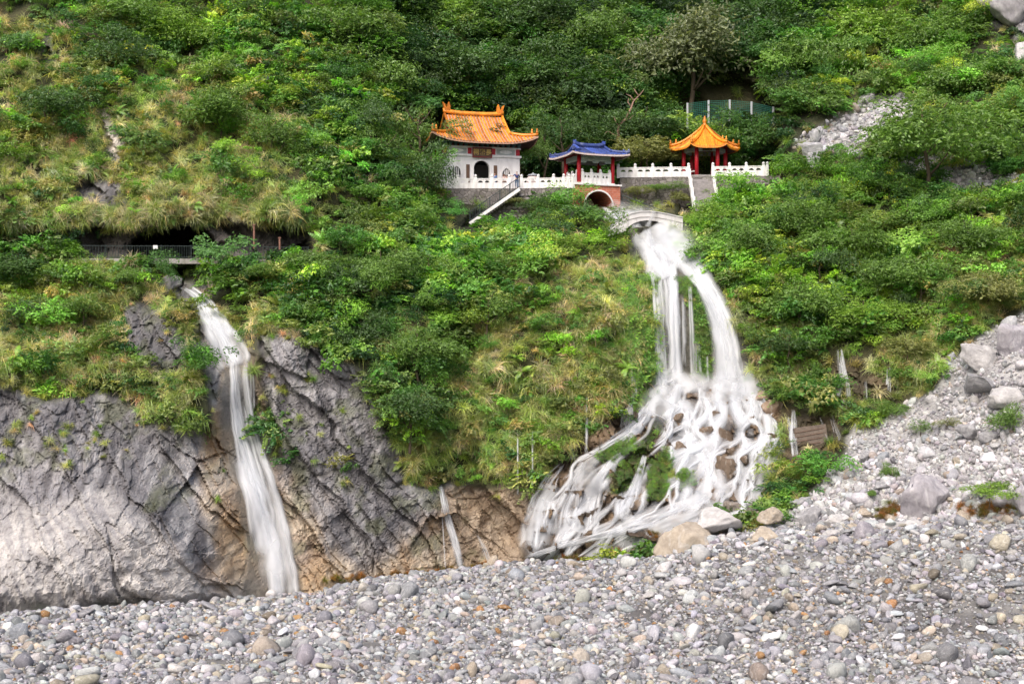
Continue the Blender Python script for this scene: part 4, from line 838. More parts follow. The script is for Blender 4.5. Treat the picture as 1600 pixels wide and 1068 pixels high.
MB().plate([(-hb, zb), (-1.45, zb)]+ar[::-1]+[(1.65, zb), (hb, zb), (hb, -.17), (-hb, -.17)], [], -.45, 3.7).build('brick_body', M['brick'], bb)
ro = ell(.1, -2.25, 1.68, 1.66, 21, 0, math.pi, False)
MB().plate([(1.78, zb)]+ro+[(-1.58, zb), (-1.45, zb)]+ar[::-1]+[(1.65, zb)], [], -.53, -.452).build('arch_ring', M['white'], bb)
MB().box(-hb-.12, hb+.12, -.6, 3.85, -.168, -.002).build('deck_slab', M['white'], bb)
# ------------------------------------------------------------------ orange hexagonal pavilion
p0 = wp(1101, 277, 149); hx = thing('hexagonal_pavilion', 'six-sided pavilion with amber tiled pointed roof and red columns', 'pavilion', (p0.x, p0.y, ZR), 0)
zo = p0.z-ZR
MB().add([(2.75*math.cos(k*math.pi/3), 2.75*math.sin(k*math.pi/3), z) for z in (0.004, zo) for k in range(6)], [(5, 4, 3, 2, 1, 0), (6, 7, 8, 9, 10, 11)]+[(k, (k+1) % 6, 6+(k+1) % 6, 6+k) for k in range(6)]).build('plinth', M['concrete'], hx)
for k in range(6):
    a = k*math.pi/3; x, y = 2.2*math.cos(a), 2.2*math.sin(a)
    MB().lathe([(.21, zo), (.21, zo+3.15)], 14, (x, y, 0)).build('column', M['red'], hx, True)
    b = a+math.pi/3; x2, y2 = 2.2*math.cos(b), 2.2*math.sin(b); e = (Vector((x2, y2, 0))-Vector((x, y, 0))).normalized()*.2
    MB().obox(Vector((x, y, zo+2.72))+e, Vector((x2, y2, zo+2.72))-e, .14, .42).build('painted_beam', M['paint'], hx)
    MB().obox(Vector((x, y, zo+3.05))+e, Vector((x2, y2, zo+3.05))-e, .2, .2).build('eave_beam', M['darkred'], hx)
    if k not in (4,): MB().obox(Vector((x, y, zo+.45))+e, Vector((x2, y2, zo+.45))-e, .34, .09).build('bench', M['white'], hx)
RE, ze, za = 3.72, zo+2.85, zo+5.5
def hroof(k, s, t, dz=0):                   # face k, s in -1..1 across, t from apex to eave
    a0, a1 = k*math.pi/3, (k+1)*math.pi/3; r_ = RE*max(t, .015)
    A_ = Vector((r_*math.cos(a0), r_*math.sin(a0), 0)); B_ = Vector((r_*math.cos(a1), r_*math.sin(a1), 0)); p = A_.lerp(B_, (s+1)/2)
    return (p.x, p.y, za-(za-ze)*(1.42*t-.42*t*t)+.38*abs(s)**4*t**4+dz)
rb, so, ed = MB(), MB(), MB()
for k in range(6):
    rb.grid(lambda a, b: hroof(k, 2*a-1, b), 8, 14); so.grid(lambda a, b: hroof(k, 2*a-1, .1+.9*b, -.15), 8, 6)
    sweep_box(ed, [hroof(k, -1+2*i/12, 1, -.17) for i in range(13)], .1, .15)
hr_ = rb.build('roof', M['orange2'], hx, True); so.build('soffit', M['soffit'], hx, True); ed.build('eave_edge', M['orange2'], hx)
paths = []
for k in (2, 3, 4, 5, 0):
    w = RE; n = int(w/2/.25)
    for i in range(-n, n+1):
        xx = i*.25; t0 = abs(xx)/(w/2)+.06
        if t0 < .95: paths.append([hroof(k, xx/(w/2*t), t, 0) for t in np.linspace(max(t0, .08), 1.01, 7)])
tile_rows(hr_, paths, .08, M['orange2'])
for k in range(6):
    hp = [hroof(k, -1, t, .02) for t in np.linspace(.03, 1, 10)]; rg = sweep_box(MB(), hp, .24, .28).build('hip_ridge', M['orange2'], hx, True)
    e = Vector(hp[-1]); q = (e-Vector(hp[-3])).normalized()
    for j in range(2): MB().lathe([(.12, 0), (.14, .12), (.06, .26), (.09, .36), (.02, .46)], 7, e-q*(.1+.6*j)+Vector((0, 0, .22))).build('roof_figure', M['orange2'], rg, True)
MB().lathe([(.3, 0), (.32, .12), (.16, .2), (.2, .34), (.24, .5), (.14, .66), (.13, .85), (.06, 1.0), (.01, 1.08)], 12, (0, 0, za-.05)).build('finial', M['orange2'], hx, True)
MB().box(-.5, .5, -2.05, -1.985, zo+2.54, zo+2.92).build('name_plaque', M['brown'], hx)
# ------------------------------------------------------------------ stone stairs up to the orange pavilion
x0, x1 = (1080-800)/F*144.6, (1112-800)/F*144.6
st = thing('stone_stairs', 'grey stone stairs with white flanking rails climbing to the orange pavilion', 'stairs', (x0, 144.9, ZR-3.2), 0)
ns = 13
for i in range(ns):
    MB().box(.02, x1-x0-.02, -.27*(ns-i), -.27*(ns-i-1)-.004, -.6, 3.2*(i+1)/ns-.01).build('step', M['step'], st)
for s, xx in ((0, -.16), (1, x1-x0+.16)):
    MB().obox((xx, 0, 3.2), (xx, -.27*ns, 0), .26, .5).build('side_rail', M['white'], st)
    for j in range(4):
        yy = -.27*ns*(j/3.0); MB().box(xx-.15, xx+.15, yy-.15, yy+.15, 3.2*(1-j/3)-.2, 3.2*(1-j/3)+.85).build('newel', M['white'], st)
    MB().obox((xx, 0, 3.85), (xx, -.27*ns, .65), .16, .14).build('hand_rail', M['white'], st)
# ------------------------------------------------------------------ metal stair beside the shrine, its wall of stones
pa, pb = wp(812, 296, 142.9), wp(736, 349, 142.9)
wl = thing('retaining_wall', 'dark rubble stone retaining wall under the slanting shrine stair', 'wall', (pb.x, 142.9, pb.z), 0)
dx, dz = pa.x-pb.x, pa.z-pb.z
wo = [(.0, -.35), (dx, dz-.35), (dx+.85, dz-.3), (dx+.85, -.3), (2.4, -.9), (.9, -.9)]
MB().plate(wo, [], .1, 1.1).build('wall_core', M['masonry'], wl)
r_ = np.random.default_rng(5); stm = [stone(120+i, M['stone_o'], 7, flat=.8, name='wall_stone') for i in range(6)]
yy_ = -.75
while yy_ < dz-.3:
    rowh = r_.uniform(.3, .5); xx_ = r_.uniform(0, .3)
    while xx_ < dx+.7:
        w_ = r_.uniform(.35, .75)
        if psd(np.array([xx_+w_/2]), np.array([yy_+rowh/2]), wo)[0] > .14:
            o = link('wall_stone', stm[int(r_.integers(6))], wl); o.location = (xx_+w_/2, .1, yy_+rowh/2); o.scale = (w_*.5, .14, rowh*.56); o.rotation_euler = (0, r_.normal()*.08, 0)
            g_ = r_.uniform(.16, .34); o.color = (g_*1.06, g_*.98, g_*.95, 1)
        xx_ += w_
    yy_ += rowh
ms = thing('shrine_stair', 'pale stair with dark metal railing slanting down before the shrine', 'stairs', (pb.x, 142.6, pb.z), 0)
nst = 20
for i in range(nst): MB().box(dx*i/nst, dx*(i+1)/nst-.003, -.75, .55, dz*i/nst-.3, dz*(i+1)/nst-.02).build('step', M['concrete'], ms)
MB().obox((-.1, -.84, -.12), (dx, -.84, dz-.08), .16, .32).build('white_kerb', M['white'], ms)
def rail_run(root, p, q, n, h, posts, mat=M['metal'], br=.016, pr=.03, rr=.028):
    p, q = Vector(p), Vector(q)
    for hh in (h, .12): MB().tube([p+Vector((0, 0, hh)), q+Vector((0, 0, hh))], rr, 6).build('hand_rail' if hh == h else 'bottom_rail', mat, root)
    for j in range(posts): c = p.lerp(q, j/(posts-1)); MB().tube([c, c+Vector((0, 0, h+.1))], pr, 6).build('post', mat, root)
    me = MB().tube([(0, 0, .12), (0, 0, h)], br, 5).mesh('baluster', mat)
    for j in range(n):
        o = link('baluster', me, root); o.location = p.lerp(q, (j+.5)/n)
rail_run(ms, (-.1, -.84, .05), (dx, -.84, dz+.08), 30, 1.05, 6, br=.022, pr=.04, rr=.035)
M['oldwhite'] = solid('weathered_white_stone', (.62, .60, .60), .7, .15, 2, .3, .03, stain=(.30, .29, .28))
# ------------------------------------------------------------------ white arch bridge over the lip of the main fall
c0 = wp(1008, 345, 137.9); k = 137.9/F; ab = thing('arch_footbridge', 'low white arched footbridge at the lip of the main waterfall', 'bridge', c0, R(6))
tp = [(-58, 13), (-48, 3), (-36, -5), (-22, -10.5), (-8, -13.5), (6, -14), (20, -13), (34, -10.5), (48, -7.5), (60, -5)]
bt = [(60, 16), (46, 14), (38, 9), (28, 3.5), (16, 0), (4, -1), (-8, .5), (-18, 4), (-27, 10), (-32, 17), (-58, 24)]
ol = [(a*k, -b*k) for a, b in tp+bt]
MB().plate(ol, [], 0, .25).build('parapet', M['oldwhite'], ab); MB().plate(ol, [], 1.75, 2.0).build('parapet', M['oldwhite'], ab)
dk = [(a*k, -(b+6.5)*k) for a, b in tp]+[(a*k, -b*k+.05) for a, b in bt]
MB().plate(dk, [], .252, 1.748).build('deck', M['concrete'], ab)
co = [(a*k, -b*k+.02) for a, b in tp]; MB().plate(co+[(a, b+.09) for a, b in co[::-1]], [], -.08, .33).build('coping', M['oldwhite'], ab)
co = [(a*k, -(b+8.2)*k) for a, b in tp]; MB().plate(co+[(a, b+.06) for a, b in co[::-1]], [], -.04, -.002).build('string_course', M['concrete'], ab)
# ------------------------------------------------------------------ green mesh fence
fx = [(1074, 161, 194, 154.6), (1107, 157, 191, 154.5), (1140, 156, 191, 154.4), (1174, 159, 192, 154.2), (1208, 167, 199, 153.8)]
a0 = wp(fx[0][0], fx[0][2], fx[0][3]); gf = thing('mesh_fence', 'green wire mesh fence on grey posts above the orange pavilion', 'fence', a0)
pts = []
for u_, t_, b_, y_ in fx:
    a, b = wp(u_, t_, y_)-a0, wp(u_, b_, y_)-a0; MB().box(a.x-.1, a.x+.1, a.y-.1, a.y+.1, b.z-.7, a.z).build('post', M['galv'], gf); pts.append((a, b))
for (a, b), (c, e) in zip(pts, pts[1:]):
    m = MB()
    for j in range(13): t = j/12; m.obox(b.lerp(a, t)+Vector((0, .12, -.05)), e.lerp(c, t)+Vector((0, .12, -.05)), .02, .026)
    for j in range(11): t = (j+.5)/11; q, p = b.lerp(e, t), a.lerp(c, t); m.tube([q+Vector((0, .16, -.8)), p+Vector((0, .16, -.05))], .014, 4)
    m.build('mesh_panel', M['greenfence'], gf)
# ------------------------------------------------------------------ cave path railing and sign
q0, q1, q2, q3 = [Vector(zp(u, Y, 27.36)) for u, Y in ((125, 123.9), (205, 124.3), (345, 124.6), (482, 126.4))]
tr = thing('path_railing', 'dark metal railing along the ledge path before the cave', 'railing', q0)
for a, b, n, m in ((q0, q1, 18, 3), (q1, q2, 38, 4), (q2, q3, 30, 4)): rail_run(tr, a-q0, b-q0, n, 1.12, m, M['galv'] if False else M['metal'], br=.02)
s0 = wp(243, 386, 124.2); sg = MB().box(-.2, .2, -.08, -.05, -.16, .16).build('railing_sign', M['signwhite']); sg.location = s0; tag(sg, 'small white notice plate hung on the cave path railing', 'sign')
for u_, vt, vb, lb in ((397, 352, 384, 'tall rust red post beside the cave path'), (437, 372, 386, 'short pale post beside the cave path')):
    a, b = wp(u_, vt, 125.8), wp(u_, vb+4, 125.8); o = thing('path_post', lb, 'post', b); MB().tube([(0, 0, 0), (0, 0, a.z-b.z)], .09, 8).build('shaft', M['rust'], o); MB().box(-.13, .13, -.13, .13, a.z-b.z, a.z-b.z+.08).build('cap', M['rust'], o)
q0, q1 = wp(752, 358, 141.9), wp(803, 355, 141.9); t2 = thing('path_railing', 'thin dark railing at the foot of the retaining wall', 'railing', q0); rail_run(t2, (0, 0, 0), q1-q0, 14, 1.0, 4, br=.014)
q0, q1 = wp(973, 305, 143.0), wp(1056, 337, 141.2); t2 = thing('stair_handrail', 'dark handrail slanting down behind the white footbridge', 'handrail', q0)
for dzz in (0, -.38): MB().tube([(0, 0, dzz), q1-q0+Vector((0, 0, dzz))], .045, 6).build('hand_rail', M['metal'], t2)
for j in range(5): c = (q1-q0)*(j/4); MB().tube([c+Vector((0, 0, .05)), c+Vector((0, 0, -.95))], .035, 6).build('post', M['metal'], t2)
q0 = wp(1032, 322, 143.4); o = thing('concrete_wall', 'low grey concrete wall behind the white footbridge', 'wall', q0); MB().box(-1.0, 1.2, 0, .5, -1.0, .1).build('wall_body', M['concrete'], o); MB().box(-1.06, 1.26, -.06, .56, .101, .2).build('coping', M['concrete'], o)
# notice board, urn
q0 = wp(845, 349, 140.4); o = thing('notice_board', 'small orange-brown notice board on posts above the bushes', 'sign', q0)
MB().box(-.42, .42, -.05, .05, .25, 1.0).build('board', M['signorange'], o); MB().box(-.3, .3, -.07, -.052, .36, .88).build('board_face', M['rust'], o); MB().box(-.5, .5, -.12, .12, 1.0, 1.08).build('board_roof', M['signorange'], o)
for x in (-.36, .36): MB().box(x-.05, x+.05, -.04, .04, -1.2, .249).build('leg', M['brown'], o)
q0 = zp(833, 146.2, ZT); o = thing('incense_urn', 'pinkish round-bellied urn with flat grey cap behind the balustrade', 'urn', q0)
MB().lathe([(.35, 0), (.42, .12), (.3, .3), (.62, .62), (.72, .95), (.66, 1.25), (.5, 1.48)], 18).build('bowl', M['pink'], o, True); MB().lathe([(.5, 1.481), (.62, 1.52), (.5, 1.66), (.12, 1.74), (.06, 1.85)], 18).build('lid', M['lid'], o, True)
for a in (0, 2.1, 4.2): MB().tube([(.45*math.cos(a), .45*math.sin(a), 0), (.4*math.cos(a), .4*math.sin(a), .4)], [.1, .13], 7).build('foot', M['pink'], o)
# ------------------------------------------------------------------ water: smooth long strands that follow the land
def water(name, label, guides, seed, raw=()):
    r = np.random.default_rng(seed); T = []
    for g in guides:
        pts = np.array(g[0], float); n, dens, ws, off = g[1], g[2], g[3], g[4]
        if n > 7: n = int(n*.8); ws = ws*1.2; dens = dens+.12
        seg = np.hypot(np.diff(pts[:, 0]), np.diff(pts[:, 1])); L = np.concatenate([[0], seg.cumsum()]); m = max(8, int(L[-1]/2.6)); t = np.linspace(0, L[-1], m)
        cu = np.interp(t, L, pts[:, 0]); cv = np.interp(t, L, pts[:, 1]); cw = np.interp(t, L, pts[:, 2])
        for _ in range(3): cu[1:-1] = (cu[:-2]+cu[1:-1]*2+cu[2:])/4; cv[1:-1] = (cv[:-2]+cv[1:-1]*2+cv[2:])/4
        tu, tv = np.gradient(cu), np.gradient(cv); tl = np.hypot(tu, tv)+1e-6; nx, ny = -tv/tl, tu/tl
        for j in range(n):
            q = ((j+.5)/n-.5)*(1-ws*.6) if n > 1 else 0.0
            q = q+(r.normal()*.35/n if n > 1 else 0); ph = r.uniform(0, 100)
            lat = q+.10*g[5]*vn(t/22+ph, t*0+j, s=seed) if n > 1 else q*np.ones(m)
            a, b = (0, m) if n == 1 or r.random() < .5 else (int(m*r.uniform(0, .35)), int(m*r.uniform(.65, 1))+1)
            if b-a < 6: a, b = 0, m
            T.append(((cu+nx*lat*cw)[a:b], (cv+ny*lat*cw)[a:b], (cw*min(1.1, ws*1.25)*r.uniform(.5, 1.3))[a:b], dens*np.ones(b-a), off, a == 0 and b == m, int(g[6]) if len(g) > 6 else 4))
    T += list(raw); Vs, Fs, As = [], [], []; nb = 0
    Yall = surf(np.concatenate([q[0] for q in T]), np.concatenate([q[1] for q in T]))[:, 1]; pos = 0
    for uu, vv, w, dens, off, full, sm in T:
        k = len(uu); Ys = Yall[pos:pos+k].copy(); pos += k; tt = np.linspace(0, 1, k)
        tu, tv = np.gradient(uu), np.gradient(vv); tl = np.hypot(tu, tv)+1e-6; nx, ny = -tv/tl, tu/tl
        if not full: w = w*(.35+.65*np.clip(np.minimum(tt, 1-tt)*6, 0, 1))
        for _ in range(sm): Ys = np.convolve(np.pad(Ys, 2, mode='edge'), np.ones(5)/5, 'valid')
        Ys = Ys-off-r.uniform(0, .15); ks = 5; rows = []
        for c in range(ks):
            s_ = c/(ks-1); o = (s_-.5)*w
            rows.append(wpt(uu+nx*o, vv+ny*o, Ys+.30*(2*s_-1)**2*np.minimum(w/16, 1.2)))
        i = np.arange(k*ks).reshape(k, ks)+nb; nb += k*ks
        Vs.append(np.stack(rows, 1).reshape(-1, 3)); Fs.append(np.stack([i[:-1, :-1], i[:-1, 1:], i[1:, 1:], i[1:, :-1]], -1).reshape(-1, 4))
        fade = np.clip(np.minimum(tt*14+.3, (1-tt)*14+.2), 0, 1) if full else sst(0, .22, np.minimum(tt, 1-tt))
        A_ = np.zeros((k, ks, 4)); A_[..., 0] = np.linspace(0, 1, ks)[None]; A_[..., 1] = (dens*fade-.4*(1-fade))[:, None]; A_[..., 2] = r.random(); A_[..., 3] = (np.cumsum(tl)/15/40)[:, None]; As.append(A_.reshape(-1, 4))
    me = mesh_np(name, np.concatenate(Vs), np.concatenate(Fs), True, [M['water']]); attr(me, 'wat', 'FLOAT_COLOR', np.concatenate(As))
    return tag(link(name, me), label, 'waterfall', kind='structure')
# braided threads of the cascade: each runs down its share of the fan and slips round the rocks in its way
FL = ([600, 640, 680, 700, 720, 760, 800, 840, 890], [1022, 1000, 962, 930, 893, 856, 838, 828, 818]); FR = ([600, 640, 690, 740, 800, 830, 860, 890], [1178, 1210, 1218, 1200, 1192, 1100, 1020, 940])
ROCKS = [(1134, 732, 17), (1133, 684, 13), (1175, 679, 12), (1146, 708, 9), (1111, 616, 9), (1141, 657, 11), (1103, 675, 11), (1144, 792, 14), (1085, 620, 9), (1120, 648, 8), (1090, 690, 9), (1165, 720, 9), (1060, 655, 10), (1062, 700, 11)]
_r = np.random.default_rng(9)
for _ in range(34):
    v_ = _r.uniform(630, 860); ROCKS.append((float(lerp(np.interp(v_, *FL), np.interp(v_, *FR), _r.uniform(.06, .94))), v_, _r.uniform(5, 11)))
def braids(seed, n):
    r = np.random.default_rng(seed); out = []
    for i in range(n):
        s = r.random()**.85; v0 = r.uniform(596, 606) if r.random() < .42 else r.uniform(606, 850); L = r.uniform(60, 250); v = np.arange(v0, min(v0+L, 889), 2.4)
        if len(v) < 10: continue
        q = s+.035*vn(v/32+r.uniform(0, 99), v*0, s=i); u = lerp(np.interp(v, *FL), np.interp(v, *FR), np.clip(q, -.02, 1.02))
        for cu, cv, rr in ROCKS:
            near = np.clip(1-((v-cv)/(rr*1.7))**2, 0, 1); side = 1 if np.interp(cv, v, u) > cu else -1
            u = u+side*np.clip(rr*1.2-np.abs(u-cu), 0, None)*near**.7
        ok = v < np.interp(u, [818, 940, 1020, 1100, 1200], [890, 884, 866, 836, 806])
        if np.mean((u < 935) & (v > 715)) > .5 and r.random() < .45: continue
        u, v = u[ok], v[ok]
        if len(v) < 10: continue
        for _ in range(2): u[1:-1] = (u[:-2]+2*u[1:-1]+u[2:])/4
        w = np.exp(r.normal(math.log(8.5), .55))*(1+.4*vn(v/25+i, v*0, s=3)); veil = r.random() < .1
        ms = pmax(u, v, P_MOSS, soft=7)
        d_ = (r.uniform(.4, .95)*np.ones(len(v))-(1.1*ms)); out.append((u, v, w*(3.4 if veil else 1), d_-(.22 if veil else 0), .3 if veil else .42, False, 3))
    return out
def zq(*p): return [(780+x/2.963, 560+y/2.963, w/2.963) for x, y, w in p]     # points read off an enlarged view
# guide: points (u, v, width), strands, density, strand width share, lift off the rock, wander, smoothing
water('waterfall', 'tall main waterfall dropping from the white footbridge', [
 ([(1014,354,54),(1026,376,80),(1046,404,84),(1058,420,88)], 1, .5, 1.0, .9, 0, 12), ([(1014,354,52),(1026,376,76),(1046,404,82),(1060,424,86)], 16, .42, .2, 1.1, 1.0, 10),
 ([(1034,400,42),(1040,430,43),(1043,480,41),(1045,540,41),(1049,608,46)], 1, .30, 1.0, .6, 0, 14), ([(1034,396,40),(1040,430,42),(1043,480,40),(1045,540,40),(1049,610,46)], 11, .34, .2, .8, .5, 12),
 ([(1052,408,14),(1054,460,16),(1056,540,19),(1059,608,24)], 3, .85, .7, .9, .3, 12), ([(1020,425,7),(1025,480,8),(1028,540,10),(1032,608,14)], 3, .6, .6, .9, .4, 12),
 ([(1056,388,44),(1082,416,44),(1100,441,30),(1118,475,33),(1130,509,38),(1137,542,42),(1143,602,52)], 1, .95, 1.05, .8, 0, 14), ([(1056,388,40),(1082,416,40),(1100,441,27),(1118,475,30),(1130,509,35),(1137,542,39),(1144,604,50)], 10, .5, .26, 1.0, .4, 12),
 ([(1118,475,36),(1132,515,46),(1142,560,54),(1150,604,74)], 1, .12, 1, 1.1, 0, 12),
 ([(1067,432,5),(1069,500,7),(1071,598,10)], 2, .45, .7, .6, .5, 10), ([(1077,445,6),(1079,500,8),(1083,596,12)], 2, .5, .6, .6, .4, 10), ([(1090,515,5),(1092,560,8),(1094,594,10)], 2, .35, .7, .6, .5), ([(1105,555,4),(1106,598,6)], 1, .35, 1, .6, 0)], 1)
water('waterfall', 'broad white cascade fanning over boulders below the main waterfall', [
 ([(1095,586,146),(1096,602,166),(1090,622,150)], 14, .3, .2, .7, 1.5, 6), ([(1146,586,56),(1142,602,80),(1132,622,76)], 6, .5, .5, .8, 1, 6), ([(1048,594,52),(1042,612,62),(1034,630,56)], 6, .55, .45, .8, 1, 6),
 (zq((820,200,60),(870,280,70),(905,380,80),(960,470,90),(990,560,110),(960,640,150)), 9, .5, .3, .5, 1.2, 5), (zq((980,545,60),(960,640,130),(880,700,170)), 1, .55, 1, .5, 0, 8), (zq((980,545,90),(1030,630,150),(1100,690,170)), 1, .3, 1, .5, 0, 8),
 (zq((740,190,44),(690,230,46),(640,310,44),(560,360,36),(480,410,34),(350,470,36)), 8, .4, .3, .45, 1.3), (zq((610,200,36),(590,260,56),(580,340,66)), 7, .4, .3, .45, 1.0),
 (zq((810,250,22),(785,330,26),(740,425,30)), 5, .45, .4, .4, 1), (zq((680,445,24),(650,540,40),(615,650,64),(560,745,90)), 10, .5, .25, .45, .8, 8), (zq((680,445,22),(650,540,38),(615,650,60),(560,745,84)), 1, .4, 1, .4, 0, 8),
 (zq((300,485,34),(240,560,60),(195,660,100),(165,780,130),(150,885,140)), 13, .34, .16, .45, .8, 8), (zq((400,470,40),(360,560,66),(330,640,100),(300,720,130),(290,810,140)), 12, .38, .16, .45, .8, 8), (zq((530,470,26),(465,560,50),(430,640,84),(400,720,110),(380,810,120)), 11, .42, .18, .45, .8, 8),
 (zq((350,600,180),(320,720,260),(290,830,300)), 1, .34, 1, .4, 0, 10), (zq((430,600,100),(410,720,140),(390,820,150)), 1, .6, 1, .5, 0, 10), (zq((250,580,70),(200,700,120),(165,860,150)), 1, .5, 1, .5, 0, 10), (zq((530,480,30),(460,570,60),(430,650,90)), 1, .6, 1, .45, 0, 8), (zq((400,480,46),(355,580,80)), 1, .5, 1, .45, 0, 8),
 (zq((330,395,12),(350,470,28)), 4, .6, .5, .4, .5), (zq((400,405,8),(405,460,14)), 2, .4, .6, .4, .5),
 (zq((980,640,90),(880,690,90),(740,745,70),(600,785,50),(470,820,36),(300,865,30),(120,925,26)), 9, .4, .28, .6, 1.2, 5),
 (zq((640,760,60),(590,820,90),(560,890,120)), 10, .3, .18, .45, 1.0, 6), (zq((520,800,50),(480,850,70),(450,900,80)), 8, .3, .2, .45, 1.0, 6), (zq((760,740,60),(720,800,80),(690,850,90)), 8, .3, .2, .45, 1.0, 6)], 2, braids(5, 150))
water('waterfall', 'slender waterfall leaping from the dark slot below the cave path', [
 ([(276,444,10),(292,450,14),(306,460,18),(316,472,26),(326,490,36),(340,515,46),(356,540,52),(366,562,50),(370,574,48)], 1, .7, 1, .3, 0, 8), ([(276,444,8),(292,450,12),(306,460,16),(316,472,24),(326,490,34),(340,515,44),(356,540,50),(366,562,50),(370,574,46)], 12, .6, .26, .45, .9, 6),
 ([(368,560,40),(370,590,36),(374,630,36),(380,670,38),(389,705,46),(402,750,56),(413,800,64),(423,850,72),(430,895,78),(434,942,84)], 1, .26, 1, .4, 0, 14), ([(370,560,44),(371,590,40),(375,630,40),(381,670,42),(390,705,50),(403,750,60),(415,800,66),(425,850,72),(432,895,74),(437,942,80)], 13, .38, .2, .6, .3, 12),
 ([(364,560,16),(366,620,18),(374,680,24),(392,740,34),(412,800,40),(428,860,44),(440,942,50)], 4, .75, .55, .7, .4, 12), ([(400,740,70),(420,830,96),(434,944,110)], 1, .06, 1, .9, 0, 12), ([(392,572,6),(394,610,8),(393,660,10)], 2, .4, .6, .4, .4)], 3)
small = [
 ('narrow twisting waterfall on the brown rock wall beneath the hanging grass', [([(689,756,8),(694,785,10),(703,820,12),(713,852,13),(722,888,15)], 6, .5, .4, .35, .8), ([(690,790,3),(693,840,4),(696,890,5)], 2, .35, .7, .3, .6)]),
 ('short spray of water on the brown rock wall near its foot', [([(746,834,5),(756,855,10),(768,880,18)], 6, .2, .3, .3, .8)]),
 ('thin water thread dripping from the hanging grass over the brown wall', [([(809,682,2.5),(809,730,2.5),(809,775,3)], 1, .7, 1.2, 1.2, 0, 12)]),
 ('second thin water thread beside the big cascade, under hanging grass', [([(832,672,2.5),(832,720,2.5),(832,760,3)], 1, .7, 1.2, 1.2, 0, 12)]),
 ('thin grey water thread in the dark hollow left of the cascade', [([(917,618,4),(917,660,5),(917,705,6)], 2, .5, .8, .9, .2, 12)]),
 ('thin jet spurting from creepers just left of the main waterfall foot', [([(988,566,5),(990,595,8),(991,632,10)], 4, .6, .5, .5, .5, 8)]),
 ('small spout falling among ferns right of the main waterfall', [([(1312,544,8),(1316,575,11),(1320,600,15),(1319,622,24)], 7, .38, .35, .9, .6, 8), ([(1318,622,14),(1316,645,10)], 3, .3, .5, .4, .8)]),
 ('faint trickle between two spouts below the ferns', [([(1353,588,6),(1354,622,8),(1350,642,8)], 3, .15, .5, .7, .6, 8)]),
 ('small spout nearest the scree slope, below hanging ferns', [([(1388,572,6),(1388,595,9),(1387,614,13)], 5, .32, .45, .7, .5, 8)]),
 ('short fall beside the tilted brown slab', [([(1239,638,6),(1240,660,12),(1239,690,15),(1241,714,17)], 7, .4, .35, .5, .7, 6), ([(1230,650,5),(1237,690,6)], 2, .4, .6, .4, .7)]),
 ('splashing trickle over broken stones behind the tilted brown slab', [([(1298,648,8),(1304,668,10),(1309,690,18)], 6, .12, .3, .4, 1.5), ([(1281,650,3),(1294,690,4)], 1, .3, 1, .4, 0)]),
 ('stream rushing from the brick arch to the white footbridge', [([(930,317,24),(950,326,36),(972,338,42),(1000,350,50),(1018,356,54)], 14, .6, .25, .5, 1.2, 6), ([(930,317,20),(950,326,30),(972,338,38),(1000,350,50),(1018,356,52)], 1, .6, 1, .45, 0, 8)])]
for i, (lb, g) in enumerate(small): water('stream' if 'stream' in lb else 'waterfall', lb, g, 10+i)
